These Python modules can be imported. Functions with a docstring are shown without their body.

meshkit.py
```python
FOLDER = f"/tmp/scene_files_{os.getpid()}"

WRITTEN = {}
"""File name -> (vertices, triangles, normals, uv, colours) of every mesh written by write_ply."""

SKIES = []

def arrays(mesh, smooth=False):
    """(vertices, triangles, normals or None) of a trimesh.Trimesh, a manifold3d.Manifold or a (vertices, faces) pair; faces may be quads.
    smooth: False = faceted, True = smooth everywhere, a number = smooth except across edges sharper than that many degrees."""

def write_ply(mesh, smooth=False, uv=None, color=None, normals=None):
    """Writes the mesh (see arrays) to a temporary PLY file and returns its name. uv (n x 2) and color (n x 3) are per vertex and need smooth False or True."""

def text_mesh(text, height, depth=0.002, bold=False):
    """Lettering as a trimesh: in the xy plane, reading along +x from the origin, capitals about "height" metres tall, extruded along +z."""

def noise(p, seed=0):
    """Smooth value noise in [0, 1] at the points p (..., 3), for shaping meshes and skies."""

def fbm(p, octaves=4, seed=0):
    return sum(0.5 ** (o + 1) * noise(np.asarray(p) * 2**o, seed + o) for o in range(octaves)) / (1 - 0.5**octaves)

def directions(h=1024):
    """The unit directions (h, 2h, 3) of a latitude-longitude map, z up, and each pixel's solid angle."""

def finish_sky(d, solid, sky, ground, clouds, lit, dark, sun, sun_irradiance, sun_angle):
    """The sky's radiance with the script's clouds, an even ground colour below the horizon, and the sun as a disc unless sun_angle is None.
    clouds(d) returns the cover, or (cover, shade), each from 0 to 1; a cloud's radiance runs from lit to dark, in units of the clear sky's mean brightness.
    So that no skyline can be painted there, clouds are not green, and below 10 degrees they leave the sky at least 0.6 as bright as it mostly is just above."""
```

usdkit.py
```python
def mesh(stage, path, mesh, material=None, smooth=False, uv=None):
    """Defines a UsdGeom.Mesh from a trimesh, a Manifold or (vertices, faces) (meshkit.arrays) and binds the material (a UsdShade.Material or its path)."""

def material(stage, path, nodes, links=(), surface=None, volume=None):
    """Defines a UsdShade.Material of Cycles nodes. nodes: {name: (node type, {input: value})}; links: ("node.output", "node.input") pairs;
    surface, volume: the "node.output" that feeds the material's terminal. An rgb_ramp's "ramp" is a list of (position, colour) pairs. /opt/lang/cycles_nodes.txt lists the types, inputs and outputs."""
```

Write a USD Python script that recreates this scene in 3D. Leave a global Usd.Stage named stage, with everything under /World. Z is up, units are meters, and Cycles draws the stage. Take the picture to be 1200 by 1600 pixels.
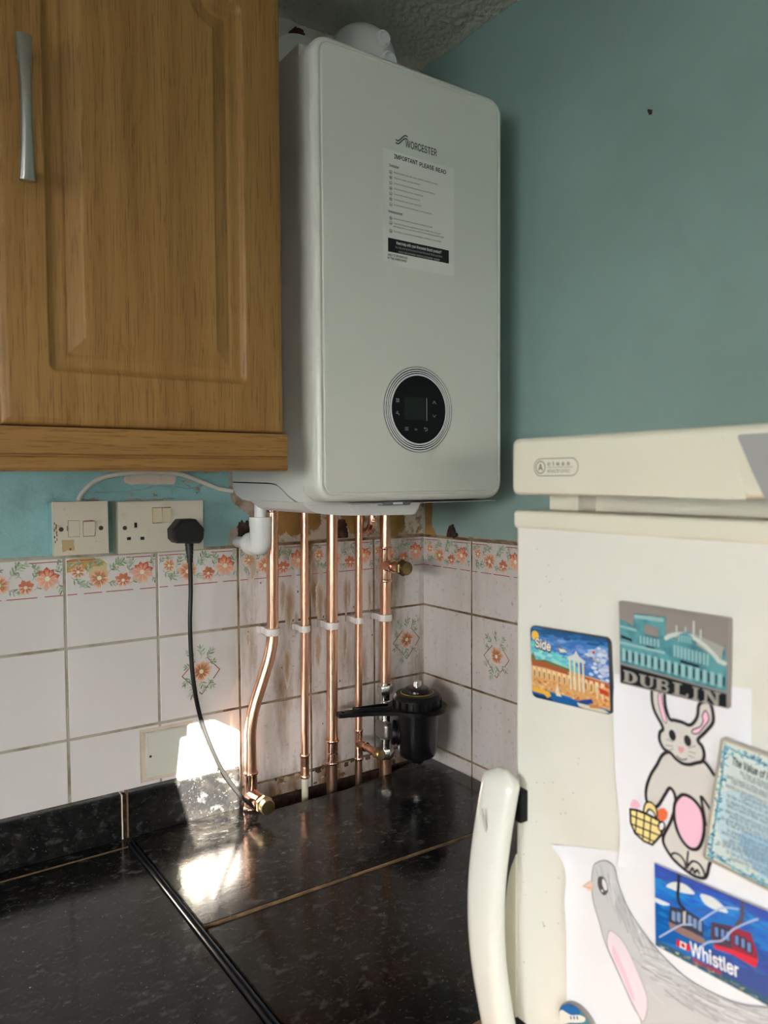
import math, random
import numpy as np
import trimesh, manifold3d, shapely
from shapely import affinity
from shapely.geometry import Polygon, LineString, Point, box as sbox
from shapely.ops import unary_union
from pxr import Usd, UsdGeom, UsdLux, UsdShade, Gf, Sdf, Vt
import usdkit, meshkit

stage = Usd.Stage.CreateInMemory()
UsdGeom.SetStageUpAxis(stage, 'Z')
UsdGeom.SetStageMetersPerUnit(stage, 1.0)
UsdGeom.Xform.Define(stage, '/World')
rng = random.Random(7)

# ------------------------------------------------------------------ camera
F = 1188.086
YAW, PITCH, ROLL = 0.606777, -0.0433631, -0.00597877
EYE = np.array([-1.0175208, -1.3147883, 1.5254304])
fw = np.array([math.sin(YAW) * math.cos(PITCH), math.cos(YAW) * math.cos(PITCH), math.sin(PITCH)])
r0 = np.array([math.cos(YAW), -math.sin(YAW), 0.0])
u0 = np.cross(r0, fw)
RT = r0 * math.cos(ROLL) + u0 * math.sin(ROLL)
UP = u0 * math.cos(ROLL) - r0 * math.sin(ROLL)
cam = UsdGeom.Camera.Define(stage, '/World/camera')
cam.AddTransformOp().Set(Gf.Matrix4d(*RT, 0, *UP, 0, *(-fw), 0, *EYE, 1))
cam.CreateHorizontalApertureAttr(24.0)
cam.CreateVerticalApertureAttr(32.0)
cam.CreateFocalLengthAttr(24.0 * F / 1200)
cam.CreateFStopAttr(24.0 * F / 1200 / 3.4)
cam.CreateFocusDistanceAttr(1.5)
cam.CreateClippingRangeAttr((0.02, 100.0))
cam.CreateExposureAttr(0.55)


def at(u, v, axis, val):
    """The point on the plane axis = val that the photograph shows at (u, v)."""
    d = fw + RT * (u - 600) / F - UP * (v - 800) / F
    i = 'xyz'.index(axis)
    return EYE + d * (val - EYE[i]) / d[i]


# ------------------------------------------------------------------ light
def frame_to(d):
    """Rows of a frame whose -z points along d."""
    z = -np.asarray(d, float) / np.linalg.norm(d)
    x = np.cross([0, 0, 1.0], z)
    x /= np.linalg.norm(x)
    return x, np.cross(z, x), z


def place(prim, d, p):
    x, y, z = frame_to(d)
    UsdGeom.Xformable(prim).AddTransformOp().Set(Gf.Matrix4d(*x, 0, *y, 0, *z, 0, *map(float, p), 1))


SUN = np.array([0.37, 1.0, -0.395])
sun = UsdLux.DistantLight.Define(stage, '/World/sun')
sun.CreateAngleAttr(0.14)
sun.CreateIntensityAttr(20.0)
sun.CreateNormalizeAttr(True)
sun.CreateColorAttr(Gf.Vec3f(1.0, 0.93, 0.80))
place(sun, SUN, (-1.2, -5, 3))
sky = UsdLux.DomeLight.Define(stage, '/World/sky')
sky.CreateIntensityAttr(0.6)
sky.CreateColorAttr(Gf.Vec3f(0.75, 0.87, 1.0))
day = UsdLux.RectLight.Define(stage, '/World/window_daylight')
day.CreateWidthAttr(6.0)
day.CreateHeightAttr(3.2)
day.CreateIntensityAttr(17.5)
day.CreateColorAttr(Gf.Vec3f(1.0, 0.97, 0.92))
place(day, (1, 0, -0.15), (-4.4, -2.2, 3.1))
RX0, RX1, RZ0, RZ1 = -2.30, -1.60, 1.0, 1.6      # the window behind the camera
rear = UsdLux.RectLight.Define(stage, '/World/rear_window_daylight')
rear.CreateWidthAttr(2.0)
rear.CreateHeightAttr(1.0)
rear.CreateIntensityAttr(52.0)
rear.CreateColorAttr(Gf.Vec3f(1.0, 0.96, 0.90))
place(rear, (0.0, 1, 0.0), (-2.35, -4.20, 1.92))


# ------------------------------------------------------------------ helpers
def lin(c):
    c = np.asarray(c, float) / 255
    return np.where(c <= 0.04045, c / 12.92, ((c + 0.055) / 1.055) ** 2.4)


counts = {}


def path_for(name, parent):
    base = (parent.GetPath() if parent else Sdf.Path('/World')).pathString
    k = (base, name)
    n = counts.get(k, 0)
    counts[k] = n + 1
    return f'{base}/{name}' + (f'_{n:03d}' if n else '')


def tag(p, label=None, cat=None, group=None, kind=None):
    p = p.GetPrim() if hasattr(p, 'GetPrim') else p
    for k, v in (('label', label), ('category', cat), ('group', group), ('kind', kind)):
        if v:
            p.SetCustomDataByKey(k, v)
    return p


def thing(name, label=None, cat=None, loc=(0, 0, 0), group=None, kind=None):
    x = UsdGeom.Xform.Define(stage, path_for(name, None))
    x.AddTranslateOp().Set(Gf.Vec3d(*map(float, loc)))
    p = x.GetPrim()
    ORIGIN[p.GetPath()] = np.asarray(loc, float)
    return tag(p, label, cat, group, kind)


ORIGIN = {}


def arr(m):
    v, f, _ = meshkit.arrays(m)
    return v, f


def obj(name, mesh, mat, parent=None, smooth=30, colors=None, label=None, cat=None, group=None, kind=None):
    """ONE mesh prim; the mesh is given in world coordinates and stored relative to the thing it belongs to."""
    if isinstance(mesh, (list, tuple)) and not isinstance(mesh[0], np.ndarray):
        mesh = join(*mesh)
    v, f = arr(mesh)
    if parent is not None:
        top = parent.GetPath()
        while top not in ORIGIN:
            top = top.GetParentPath()
        v = v - ORIGIN[top]
    tm = trimesh.Trimesh(v, f, process=False)
    if colors is None and smooth is not False:
        tm.merge_vertices()
    m = usdkit.mesh(stage, path_for(name, parent), tm, mat, smooth=False if colors is not None else smooth)
    if colors is not None:
        UsdGeom.PrimvarsAPI(m).CreatePrimvar('print_color', Sdf.ValueTypeNames.Color3fArray, 'vertex').Set(
            Vt.Vec3fArray.FromNumpy(np.asarray(colors, np.float32)))
    return tag(m.GetPrim(), label, cat, group, kind)


def join(*ms):
    out = []
    for m in ms:
        if isinstance(m, (list, tuple)) and not isinstance(m[0], np.ndarray):
            m = join(*m)
        v, f = arr(m)
        out.append(trimesh.Trimesh(v, f, process=False))
    return trimesh.util.concatenate(out)


def bx(x0, x1, y0, y1, z0, z1):
    m = trimesh.creation.box([x1 - x0, y1 - y0, z1 - z0])
    m.apply_translation([(x0 + x1) / 2, (y0 + y1) / 2, (z0 + z1) / 2])
    return m


def rbox(x0, x1, y0, y1, z0, z1, r=0.003, n=12):
    s = []
    for x in (x0 + r, x1 - r):
        for y in (y0 + r, y1 - r):
            for z in (z0 + r, z1 - r):
                s.append(manifold3d.Manifold.sphere(r, n).translate([x, y, z]))
    return manifold3d.Manifold.batch_hull(s)


def hull(pts):
    return manifold3d.Manifold.hull_points(np.asarray(pts, float))


def extrude(poly, h):
    if poly.geom_type != 'Polygon':
        return trimesh.util.concatenate([extrude(g, h) for g in poly.geoms if g.area > 1e-9])
    return trimesh.creation.extrude_polygon(shapely.geometry.polygon.orient(poly), h, engine='earcut')


def remap(m, fn):
    """fn maps (n,3) local points to world; flips the faces when the map mirrors."""
    v, f = arr(m)
    w = fn(v)
    a = np.linalg.det(np.stack([fn(np.array([[1., 0, 0]]))[0], fn(np.array([[0., 1, 0]]))[0], fn(np.array([[0., 0, 1]]))[0]]) - fn(np.zeros((1, 3)))[0])
    return trimesh.Trimesh(w, f if a > 0 else f[:, ::-1], process=False)


def xz(y):          # (a, b, h) -> back-wall-like plane, h towards the room
    return lambda p: np.stack([p[:, 0], y - p[:, 2], p[:, 1]], 1)


def yz(x):          # a runs along -y (to the right for somebody who looks along +x), h towards -x
    return lambda p: np.stack([x - p[:, 2], -p[:, 0], p[:, 1]], 1)


def xy(z):
    return lambda p: np.stack([p[:, 0], p[:, 1], z + p[:, 2]], 1)


def along_x(x0):    # (a=y, b=z, h along +x)
    return lambda p: np.stack([x0 + p[:, 2], p[:, 0], p[:, 1]], 1)


def slab(poly, fn, h0, h1):
    m = extrude(poly, h1 - h0)
    m.apply_translation([0, 0, h0])
    return remap(m, fn)


def tube(pts, r, n=20, caps=True):
    P = np.asarray(pts, float)
    R = np.full(len(P), r) if np.ndim(r) == 0 else np.asarray(r, float)
    T = np.gradient(P, axis=0)
    T /= np.linalg.norm(T, axis=1, keepdims=True)
    a = np.array([0, 0, 1.0]) if abs(T[0, 2]) < 0.9 else np.array([1.0, 0, 0])
    N = np.cross(T[0], a)
    N /= np.linalg.norm(N)
    V = []
    ang = np.arange(n) * 2 * np.pi / n
    for i in range(len(P)):
        N = N - T[i] * (N @ T[i])
        N /= np.linalg.norm(N)
        B = np.cross(T[i], N)
        V.append(P[i] + R[i] * (np.cos(ang)[:, None] * N + np.sin(ang)[:, None] * B))
    V = np.vstack(V)
    f = []
    for i in range(len(P) - 1):
        for k in range(n):
            a0, b0 = i * n + k, i * n + (k + 1) % n
            f += [[a0, b0, b0 + n], [a0, b0 + n, a0 + n]]
    if caps:
        V = np.vstack([V, P[:1], P[-1:]])
        e = (len(P) - 1) * n
        for k in range(n):
            f += [[len(V) - 2, (k + 1) % n, k], [len(V) - 1, e + k, e + (k + 1) % n]]
    return trimesh.Trimesh(V, np.array(f), process=False)


def curve(pts, n=12, closed=False):
    P = np.asarray(pts, float)
    if closed:
        Q = np.vstack([P[-1], P, P[0], P[1]])
    else:
        Q = np.vstack([2 * P[0] - P[1], P, 2 * P[-1] - P[-2]])
    out = []
    t = np.linspace(0, 1, n, endpoint=False)[:, None]
    for i in range(1, len(Q) - 2):
        a, b, c, d = Q[i - 1:i + 3]
        out.append(0.5 * (2 * b + (c - a) * t + (2 * a - 5 * b + 4 * c - d) * t ** 2 + (3 * b - a - 3 * c + d) * t ** 3))
    if not closed:
        out.append(P[-1:])
    return np.vstack(out)


def bend(pts, r, n=8):
    """A polyline with its corners rounded by radius-like distance r."""
    P = [np.asarray(p, float) for p in pts]
    out = [P[0]]
    for a, b, c in zip(P, P[1:], P[2:]):
        d1 = (a - b) / np.linalg.norm(a - b)
        d2 = (c - b) / np.linalg.norm(c - b)
        k = min(r, 0.49 * np.linalg.norm(a - b), 0.49 * np.linalg.norm(c - b))
        p, q = b + d1 * k, b + d2 * k
        for t in np.linspace(0, 1, n):
            out.append((1 - t) ** 2 * p + 2 * t * (1 - t) * b + t * t * q)
    out.append(P[-1])
    return np.array(out)


def lathe(profile, base, axis=(0, 0, 1), n=32):
    """profile: (radius, height) pairs; turned about the axis through base."""
    pr = np.array(profile, float)
    z = np.asarray(axis, float) / np.linalg.norm(axis)
    a = np.array([1.0, 0, 0]) if abs(z[0]) < 0.9 else np.array([0, 1.0, 0])
    x = np.cross(a, z)
    x /= np.linalg.norm(x)
    y = np.cross(z, x)
    ang = np.arange(n) * 2 * np.pi / n
    V = np.vstack([np.asarray(base) + r * (np.cos(ang)[:, None] * x + np.sin(ang)[:, None] * y) + h * z for r, h in np.maximum(pr, [[1e-5, -9]])])
    f = []
    for i in range(len(pr) - 1):
        for k in range(n):
            a0, b0 = i * n + k, i * n + (k + 1) % n
            f += [[a0, b0, b0 + n], [a0, b0 + n, a0 + n]]
    return trimesh.Trimesh(V, np.array(f), process=False)


def hexnut(base, axis, r, h):
    c = r * 0.88
    return lathe([(0, 0), (c, 0), (r, h * 0.2), (r, h * 0.8), (c, h), (0, h)], base, axis, 6)


def ragged(pts, amp=0.004, step=0.004, seed=0, f=120):
    """A closed outline with a torn edge."""
    p = Polygon(pts).exterior
    n = max(8, int(p.length / step))
    q = np.array([p.interpolate(i / n, normalized=True).coords[0] for i in range(n)])
    w = np.c_[q * f, np.full(len(q), seed * 3.7)]
    d = np.stack([meshkit.fbm(w, 3, seed) - 0.5, meshkit.fbm(w + 51.3, 3, seed + 5) - 0.5], 1)
    w2 = np.c_[q * f * 5, np.full(len(q), seed * 1.7)]
    d2 = np.stack([meshkit.noise(w2, seed) - 0.5, meshkit.noise(w2 + 31.7, seed + 3) - 0.5], 1)
    return Polygon(q + d * 2 * amp + d2 * 1.5 * amp).buffer(0)


def sheet(G, th):
    """A solid sheet from a grid of points (n, m, 3), thickened by the vector th."""
    n, m = G.shape[:2]
    A = G.reshape(-1, 3)
    V = np.vstack([A, A + np.asarray(th)])
    f = []
    o = n * m
    for i in range(n - 1):
        for j in range(m - 1):
            a, b, c, d = i * m + j, i * m + j + 1, (i + 1) * m + j + 1, (i + 1) * m + j
            f += [[a, b, c], [a, c, d], [o + a, o + c, o + b], [o + a, o + d, o + c]]
    ring = [j for j in range(m)] + [i * m + m - 1 for i in range(1, n)] + [(n - 1) * m + j for j in range(m - 2, -1, -1)] + [i * m for i in range(n - 2, 0, -1)]
    for a, b in zip(ring, ring[1:] + ring[:1]):
        f += [[a, o + a, o + b], [a, o + b, b]]
    t = trimesh.Trimesh(V, np.array(f), process=False)
    t.fix_normals()
    return t


class Art:
    """Flat print: coloured shapes on a surface, one mesh with a colour per vertex. fn maps (a, b, h) to the world."""
    STEP = 3e-5

    def __init__(self, fn, h=0.0002):
        self.fn, self.h, self.V, self.F, self.C, self.n = fn, h, [], [], [], 0

    def mesh2(self, v, f, color, L):
        used, f = np.unique(f, return_inverse=True)
        v, f = v[used], f.reshape(-1, 3)
        p = np.c_[v[:, :2], np.full(len(v), self.h + L * self.STEP + len(self.V) * 8e-7)]
        w = self.fn(p)
        a, b, c = w[f[:, 0]], w[f[:, 1]], w[f[:, 2]]
        up = self.fn(np.array([[0., 0, 1]])) - self.fn(np.zeros((1, 3)))
        flip = (np.cross(b - a, c - a) @ up[0]) < 0
        f = np.where(flip[:, None], f[:, ::-1], f)
        self.V.append(w)
        self.F.append(f + self.n)
        self.n += len(w)
        self.C.append(np.tile(lin(color), (len(w), 1)))

    def poly(self, p, color, L=0, clip=None, smooth=False):
        if not isinstance(p, shapely.Geometry):
            p = Polygon(curve(p, 6, True) if smooth else p)
        if not p.is_valid:
            p = p.buffer(0)
        if clip is not None:
            p = p.intersection(clip)
        for g in getattr(p, 'geoms', [p]):
            if g.geom_type == 'Polygon' and g.area > 1e-10:
                v, f = trimesh.creation.triangulate_polygon(g, engine='earcut')
                self.mesh2(np.asarray(v), np.asarray(f), color, L)
        return p

    def line(self, p, w, color, L=0, clip=None, smooth=False):
        q = curve(p, 6) if smooth else p
        return self.poly(LineString(q).buffer(w / 2, quad_segs=3), color, L, clip)

    def disc(self, a, b, r, color, L=0, rb=None, rot=0, clip=None):
        e = affinity.rotate(affinity.scale(Point(a, b).buffer(r, quad_segs=6), 1, (rb or r) / r), rot)
        return self.poly(e, color, L, clip)

    def text(self, s, a, b, height, color, L=0, width=None, angle=0, bold=False, center=False, clip=None):
        t = meshkit.text_mesh(s, height, 0.001, bold)
        v, f = np.array(t.vertices), np.array(t.faces)
        keep = (np.abs(v[f][:, :, 2]).max(1) < 1e-6)
        f = f[keep]
        x0, x1 = v[:, 0].min(), v[:, 0].max()
        k = width / (x1 - x0) if width else 1.0
        x = (v[:, 0] - x0) * k - (center * (x1 - x0) * k / 2)
        c, q = math.cos(angle), math.sin(angle)
        w = np.c_[a + x * c - v[:, 1] * q, b + x * q + v[:, 1] * c]
        self.mesh2(w, f, color, L)

    def build(self, name, parent, mat=None, **kw):
        return obj(name, trimesh.Trimesh(np.vstack(self.V), np.vstack(self.F), process=False), mat or M['print'], parent, colors=np.vstack(self.C), **kw)


# ------------------------------------------------------------------ materials
M = {}


def mat(name, color=None, rough=0.5, metal=0.0, bump=None, vary=None, spec=0.5, coat=0.0, extra=None, roughvary=None, emission=None, obj_space=False):
    """bump: (scale, strength, distance, stretch); vary: (second colour, scale, stretch, low, high)."""
    N = {'p': ('principled_bsdf', dict(roughness=rough, metallic=metal, specular_ior_level=spec, coat_weight=coat, **(extra or {})))}
    K = []
    if color is not None:
        N['p'][1]['base_color'] = tuple(color)
    if bump or vary or roughvary:
        N['g'] = ('geometry', {})

    def pos(tagname, stretch):
        N[tagname] = ('mapping', dict(scale=tuple(stretch)))
        K.append(('g.position', tagname + '.vector'))
        return tagname + '.vector'
    if vary:
        v = pos('vm', vary[2])
        N['vn'] = ('noise_texture', dict(scale=vary[1], detail=5.0, roughness=0.6))
        N['vr'] = ('rgb_ramp', dict(ramp=[(0, color), (vary[3], color), (vary[4], vary[0]), (1, vary[0])]))
        K += [(v, 'vn.vector'), ('vn.fac', 'vr.fac'), ('vr.color', 'p.base_color')]
    if roughvary:
        v = pos('rm', roughvary[1])
        N['rn'] = ('noise_texture', dict(scale=roughvary[0], detail=4.0, roughness=0.6))
        N['rr'] = ('map_range', dict(from_min=0.35, from_max=0.7, to_min=roughvary[2], to_max=roughvary[3], clamp=True))
        K += [(v, 'rn.vector'), ('rn.fac', 'rr.value'), ('rr.result', 'p.roughness')]
    if bump:
        v = pos('bm', bump[3] if len(bump) > 3 else (1, 1, 1))
        N['bn'] = ('noise_texture', dict(scale=bump[0], detail=5.0, roughness=0.6))
        N['b'] = ('bump', dict(strength=bump[1], distance=bump[2]))
        K += [(v, 'bn.vector'), ('bn.fac', 'b.height'), ('b.normal', 'p.normal')]
    M[name] = usdkit.material(stage, f'/World/Looks/{name}', N, K, surface='p.BSDF')
    return M[name]


mat('white_shell', (0.715, 0.72, 0.66), 0.30, spec=0.45)
mat('white_tray', (0.66, 0.66, 0.64), 0.35)
mat('label_paper', (0.78, 0.78, 0.73), 0.5)
mat('white_plastic', (0.80, 0.81, 0.79), 0.25)
mat('clip_plastic', (0.80, 0.74, 0.71), 0.4)
mat('flue_plastic', (0.70, 0.70, 0.68), 0.3)
mat('black_glass', (0.004, 0.004, 0.005), 0.12, spec=0.25)
mat('screen', (0.012, 0.016, 0.014), 0.2, spec=0.3)
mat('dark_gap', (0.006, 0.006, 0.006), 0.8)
mat('grey_latch', (0.18, 0.19, 0.19), 0.4)
mat('ring_white', (0.75, 0.75, 0.75), 0.3)
mat('ring_grey', (0.42, 0.42, 0.39), 0.35)
mat('black_plastic', (0.004, 0.004, 0.0045), 0.38, spec=0.22)
mat('black_gloss', (0.008, 0.008, 0.009), 0.22, spec=0.5)
mat('black_rubber', (0.008, 0.008, 0.008), 0.5)
mat('black_flex', (0.012, 0.012, 0.012), 0.30)
mat('yellow_print', (0.5, 0.38, 0.06), 0.5)
mat('chrome', (0.80, 0.80, 0.78), 0.16, metal=1.0, bump=(90, 0.15, 0.002))
mat('dull_metal', (0.42, 0.39, 0.36), 0.42, metal=1.0, bump=(120, 0.2, 0.002))
mat('handle_metal', (0.52, 0.51, 0.50), 0.32, metal=1.0, bump=(300, 0.05, 0.001, (1, 1, 0.05)))
mat('copper', (0.90, 0.53, 0.37), 0.22, metal=1.0, vary=((0.76, 0.41, 0.28), 14, (1, 1, 0.3), 0.45, 0.8), roughvary=(20, (1, 1, .2), 0.23, 0.33))
mat('copper_bright', (0.93, 0.56, 0.42), 0.13, metal=1.0)
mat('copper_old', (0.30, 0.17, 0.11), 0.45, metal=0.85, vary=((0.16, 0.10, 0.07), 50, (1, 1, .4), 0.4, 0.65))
mat('brass', (0.66, 0.52, 0.27), 0.30, metal=1.0, vary=((0.40, 0.31, 0.15), 60, (1, 1, 1), 0.45, 0.7))
mat('brass_dark', (0.34, 0.27, 0.13), 0.34, metal=1.0, vary=((0.17, 0.13, 0.07), 60, (1, 1, 1), 0.4, 0.7))
mat('pipe_cream', (0.72, 0.66, 0.52), 0.5)
mat('fridge_cream', (0.785, 0.775, 0.705), 0.33, vary=((0.735, 0.71, 0.61), 7, (1, 1, 1), 0.50, 0.75), spec=0.4)
mat('fridge_frame', (0.76, 0.73, 0.60), 0.38)
mat('fridge_grey', (0.36, 0.36, 0.36), 0.35)
mat('fridge_handle', (0.80, 0.80, 0.74), 0.18)
mat('seal_grey', (0.45, 0.43, 0.38), 0.6)
mat('paper', (0.83, 0.83, 0.87), 0.8, bump=(14, 0.12, 0.01))
mat('cream_switch', (0.66, 0.60, 0.49), 0.38, vary=((0.50, 0.40, 0.27), 45, (1, 1, 1), 0.58, 0.74))
mat('cream_socket', (0.64, 0.60, 0.50), 0.35, vary=((0.56, 0.47, 0.34), 25, (1, 1, 1), 0.56, 0.75))
mat('cream_rocker', (0.66, 0.58, 0.40), 0.35)
mat('cream_rim', (0.75, 0.68, 0.55), 0.4)
mat('white_cable', (0.72, 0.69, 0.62), 0.45)
mat('blank_plate', (0.62, 0.63, 0.56), 0.45)
mat('screw', (0.10, 0.09, 0.07), 0.4, metal=0.8)
mat('plaster', (0.47, 0.38, 0.30), 0.9, vary=((0.26, 0.17, 0.11), 26, (1, 1, 1), 0.46, 0.64), bump=(60, 0.6, 0.006))
mat('plaster_pale', (0.62, 0.57, 0.51), 0.9, vary=((0.44, 0.38, 0.33), 14, (1, 1, 1), 0.5, 0.72), bump=(50, 0.4, 0.005))
mat('filler', (0.66, 0.55, 0.46), 0.9, vary=((0.55, 0.44, 0.36), 40, (1, 1, 1), 0.5, 0.7), bump=(60, 0.3, 0.004))
mat('old_mustard', (0.38, 0.21, 0.06), 0.85, vary=((0.22, 0.11, 0.04), 22, (1, 1, 1), 0.45, 0.72), bump=(50, 0.3, 0.004))
mat('old_white', (0.60, 0.53, 0.43), 0.85, vary=((0.26, 0.16, 0.08), 55, (1, 1, 1), 0.52, 0.66), bump=(60, 0.4, 0.004))
mat('hole_dark', (0.035, 0.020, 0.014), 0.95, vary=((0.12, 0.06, 0.04), 70, (1, 1, 1), 0.45, 0.7), bump=(90, 0.8, 0.01))
mat('crumbled_brick', (0.10, 0.035, 0.022), 0.95, vary=((0.03, 0.012, 0.01), 70, (1, 1, 1), 0.45, 0.7), bump=(90, 0.9, 0.012))
mat('turquoise', (0.285, 0.425, 0.395), 0.5, vary=((0.255, 0.375, 0.345), 5, (1, 1, 1), 0.40, 0.70), bump=(30, 0.18, 0.006))
mat('turquoise_old', (0.27, 0.49, 0.50), 0.55, vary=((0.20, 0.36, 0.36), 18, (1, 1, 1), 0.50, 0.75), bump=(45, 0.45, 0.008))
mat('grout', (0.45, 0.405, 0.335), 0.9, vary=((0.26, 0.20, 0.13), 12, (1, 1, 1), 0.50, 0.66), bump=(90, 0.5, 0.004))
mat('grout_brown', (0.33, 0.25, 0.165), 0.9, vary=((0.14, 0.085, 0.04), 14, (1, 1, 1), 0.42, 0.58), bump=(90, 0.5, 0.004))
mat('artex', (0.62, 0.60, 0.52), 0.42, bump=(210, 0.5, 0.006))
mat('floor_vinyl', (0.13, 0.105, 0.08), 0.5)
mat('unit_front', (0.42, 0.25, 0.10), 0.5)
mat('chipboard', (0.22, 0.13, 0.065), 0.8, vary=((0.10, 0.06, 0.035), 60, (1, 1, 1), 0.4, 0.7))
mat('joint_strip', (0.012, 0.014, 0.02), 0.25, spec=0.6)
mat('red_cloth', (0.45, 0.012, 0.03), 0.7)
mat('frame_white', (0.75, 0.75, 0.73), 0.4)
mat('magnet_edge', (0.05, 0.05, 0.06), 0.3)
mat('magnet_steel', (0.36, 0.32, 0.30), 0.35, metal=0.3)
mat('magnet_silver', (0.55, 0.52, 0.47), 0.35, metal=0.45)
mat('magnet_teal', (0.12, 0.36, 0.40), 0.35, vary=((0.05, 0.20, 0.25), 60, (1, 1, 1), 0.42, 0.62), spec=0.6)
mat('magnet_teal_light', (0.33, 0.55, 0.56), 0.35, spec=0.6)
mat('magnet_pale', (0.62, 0.66, 0.62), 0.4)
mat('magnet_black', (0.012, 0.014, 0.018), 0.3)

M['print'] = usdkit.material(stage, '/World/Looks/print', {
    'a': ('attribute', {'attribute': 'print_color'}), 'p': ('principled_bsdf', dict(roughness=0.5))}, [('a.color', 'p.base_color')], surface='p.BSDF')
M['print_gloss'] = usdkit.material(stage, '/World/Looks/print_gloss', {
    'a': ('attribute', {'attribute': 'print_color'}), 'p': ('principled_bsdf', dict(roughness=0.22, coat_weight=0.3))}, [('a.color', 'p.base_color')], surface='p.BSDF')


def oak(name, stretch, seed):
    """Oak: long grain bands and short dark pores along one axis."""
    N = {'g': ('geometry', {}), 'm': ('mapping', dict(scale=stretch, location=(seed, seed * 2, seed))),
         'm2': ('mapping', dict(scale=tuple(4.0 * s for s in stretch), location=(seed, 0, 0))),
         'n1': ('noise_texture', dict(scale=22.0, detail=4.0, roughness=0.6, distortion=0.4)),
         'n2': ('noise_texture', dict(scale=60.0, detail=3.0, roughness=0.7)),
         'r1': ('rgb_ramp', dict(ramp=[(0.28, (0.265, 0.130, 0.036)), (0.5, (0.335, 0.174, 0.050)), (0.75, (0.41, 0.226, 0.071))])),
         'r2': ('rgb_ramp', dict(ramp=[(0.36, (0.52, 0.46, 0.40)), (0.47, (1, 1, 1)), (1, (1, 1, 1))])),
         'x': ('mix', dict(mix_type='multiply', fac=0.75)),
         'b': ('bump', dict(strength=0.25, distance=0.0012)),
         'p': ('principled_bsdf', dict(roughness=0.42, specular_ior_level=0.4))}
    K = [('g.position', 'm.vector'), ('g.position', 'm2.vector'), ('m.vector', 'n1.vector'), ('m2.vector', 'n2.vector'), ('n1.fac', 'r1.fac'), ('n2.fac', 'r2.fac'),
         ('r1.color', 'x.color1'), ('r2.color', 'x.color2'), ('x.color', 'p.base_color'), ('n2.fac', 'b.height'), ('b.normal', 'p.normal')]
    M[name] = usdkit.material(stage, f'/World/Looks/{name}', N, K, surface='p.BSDF')


oak('oak_upright', (2.1, 0.2, 0.07), 0.3)
oak('oak_level', (0.07, 1.6, 1.6), 1.7)


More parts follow.
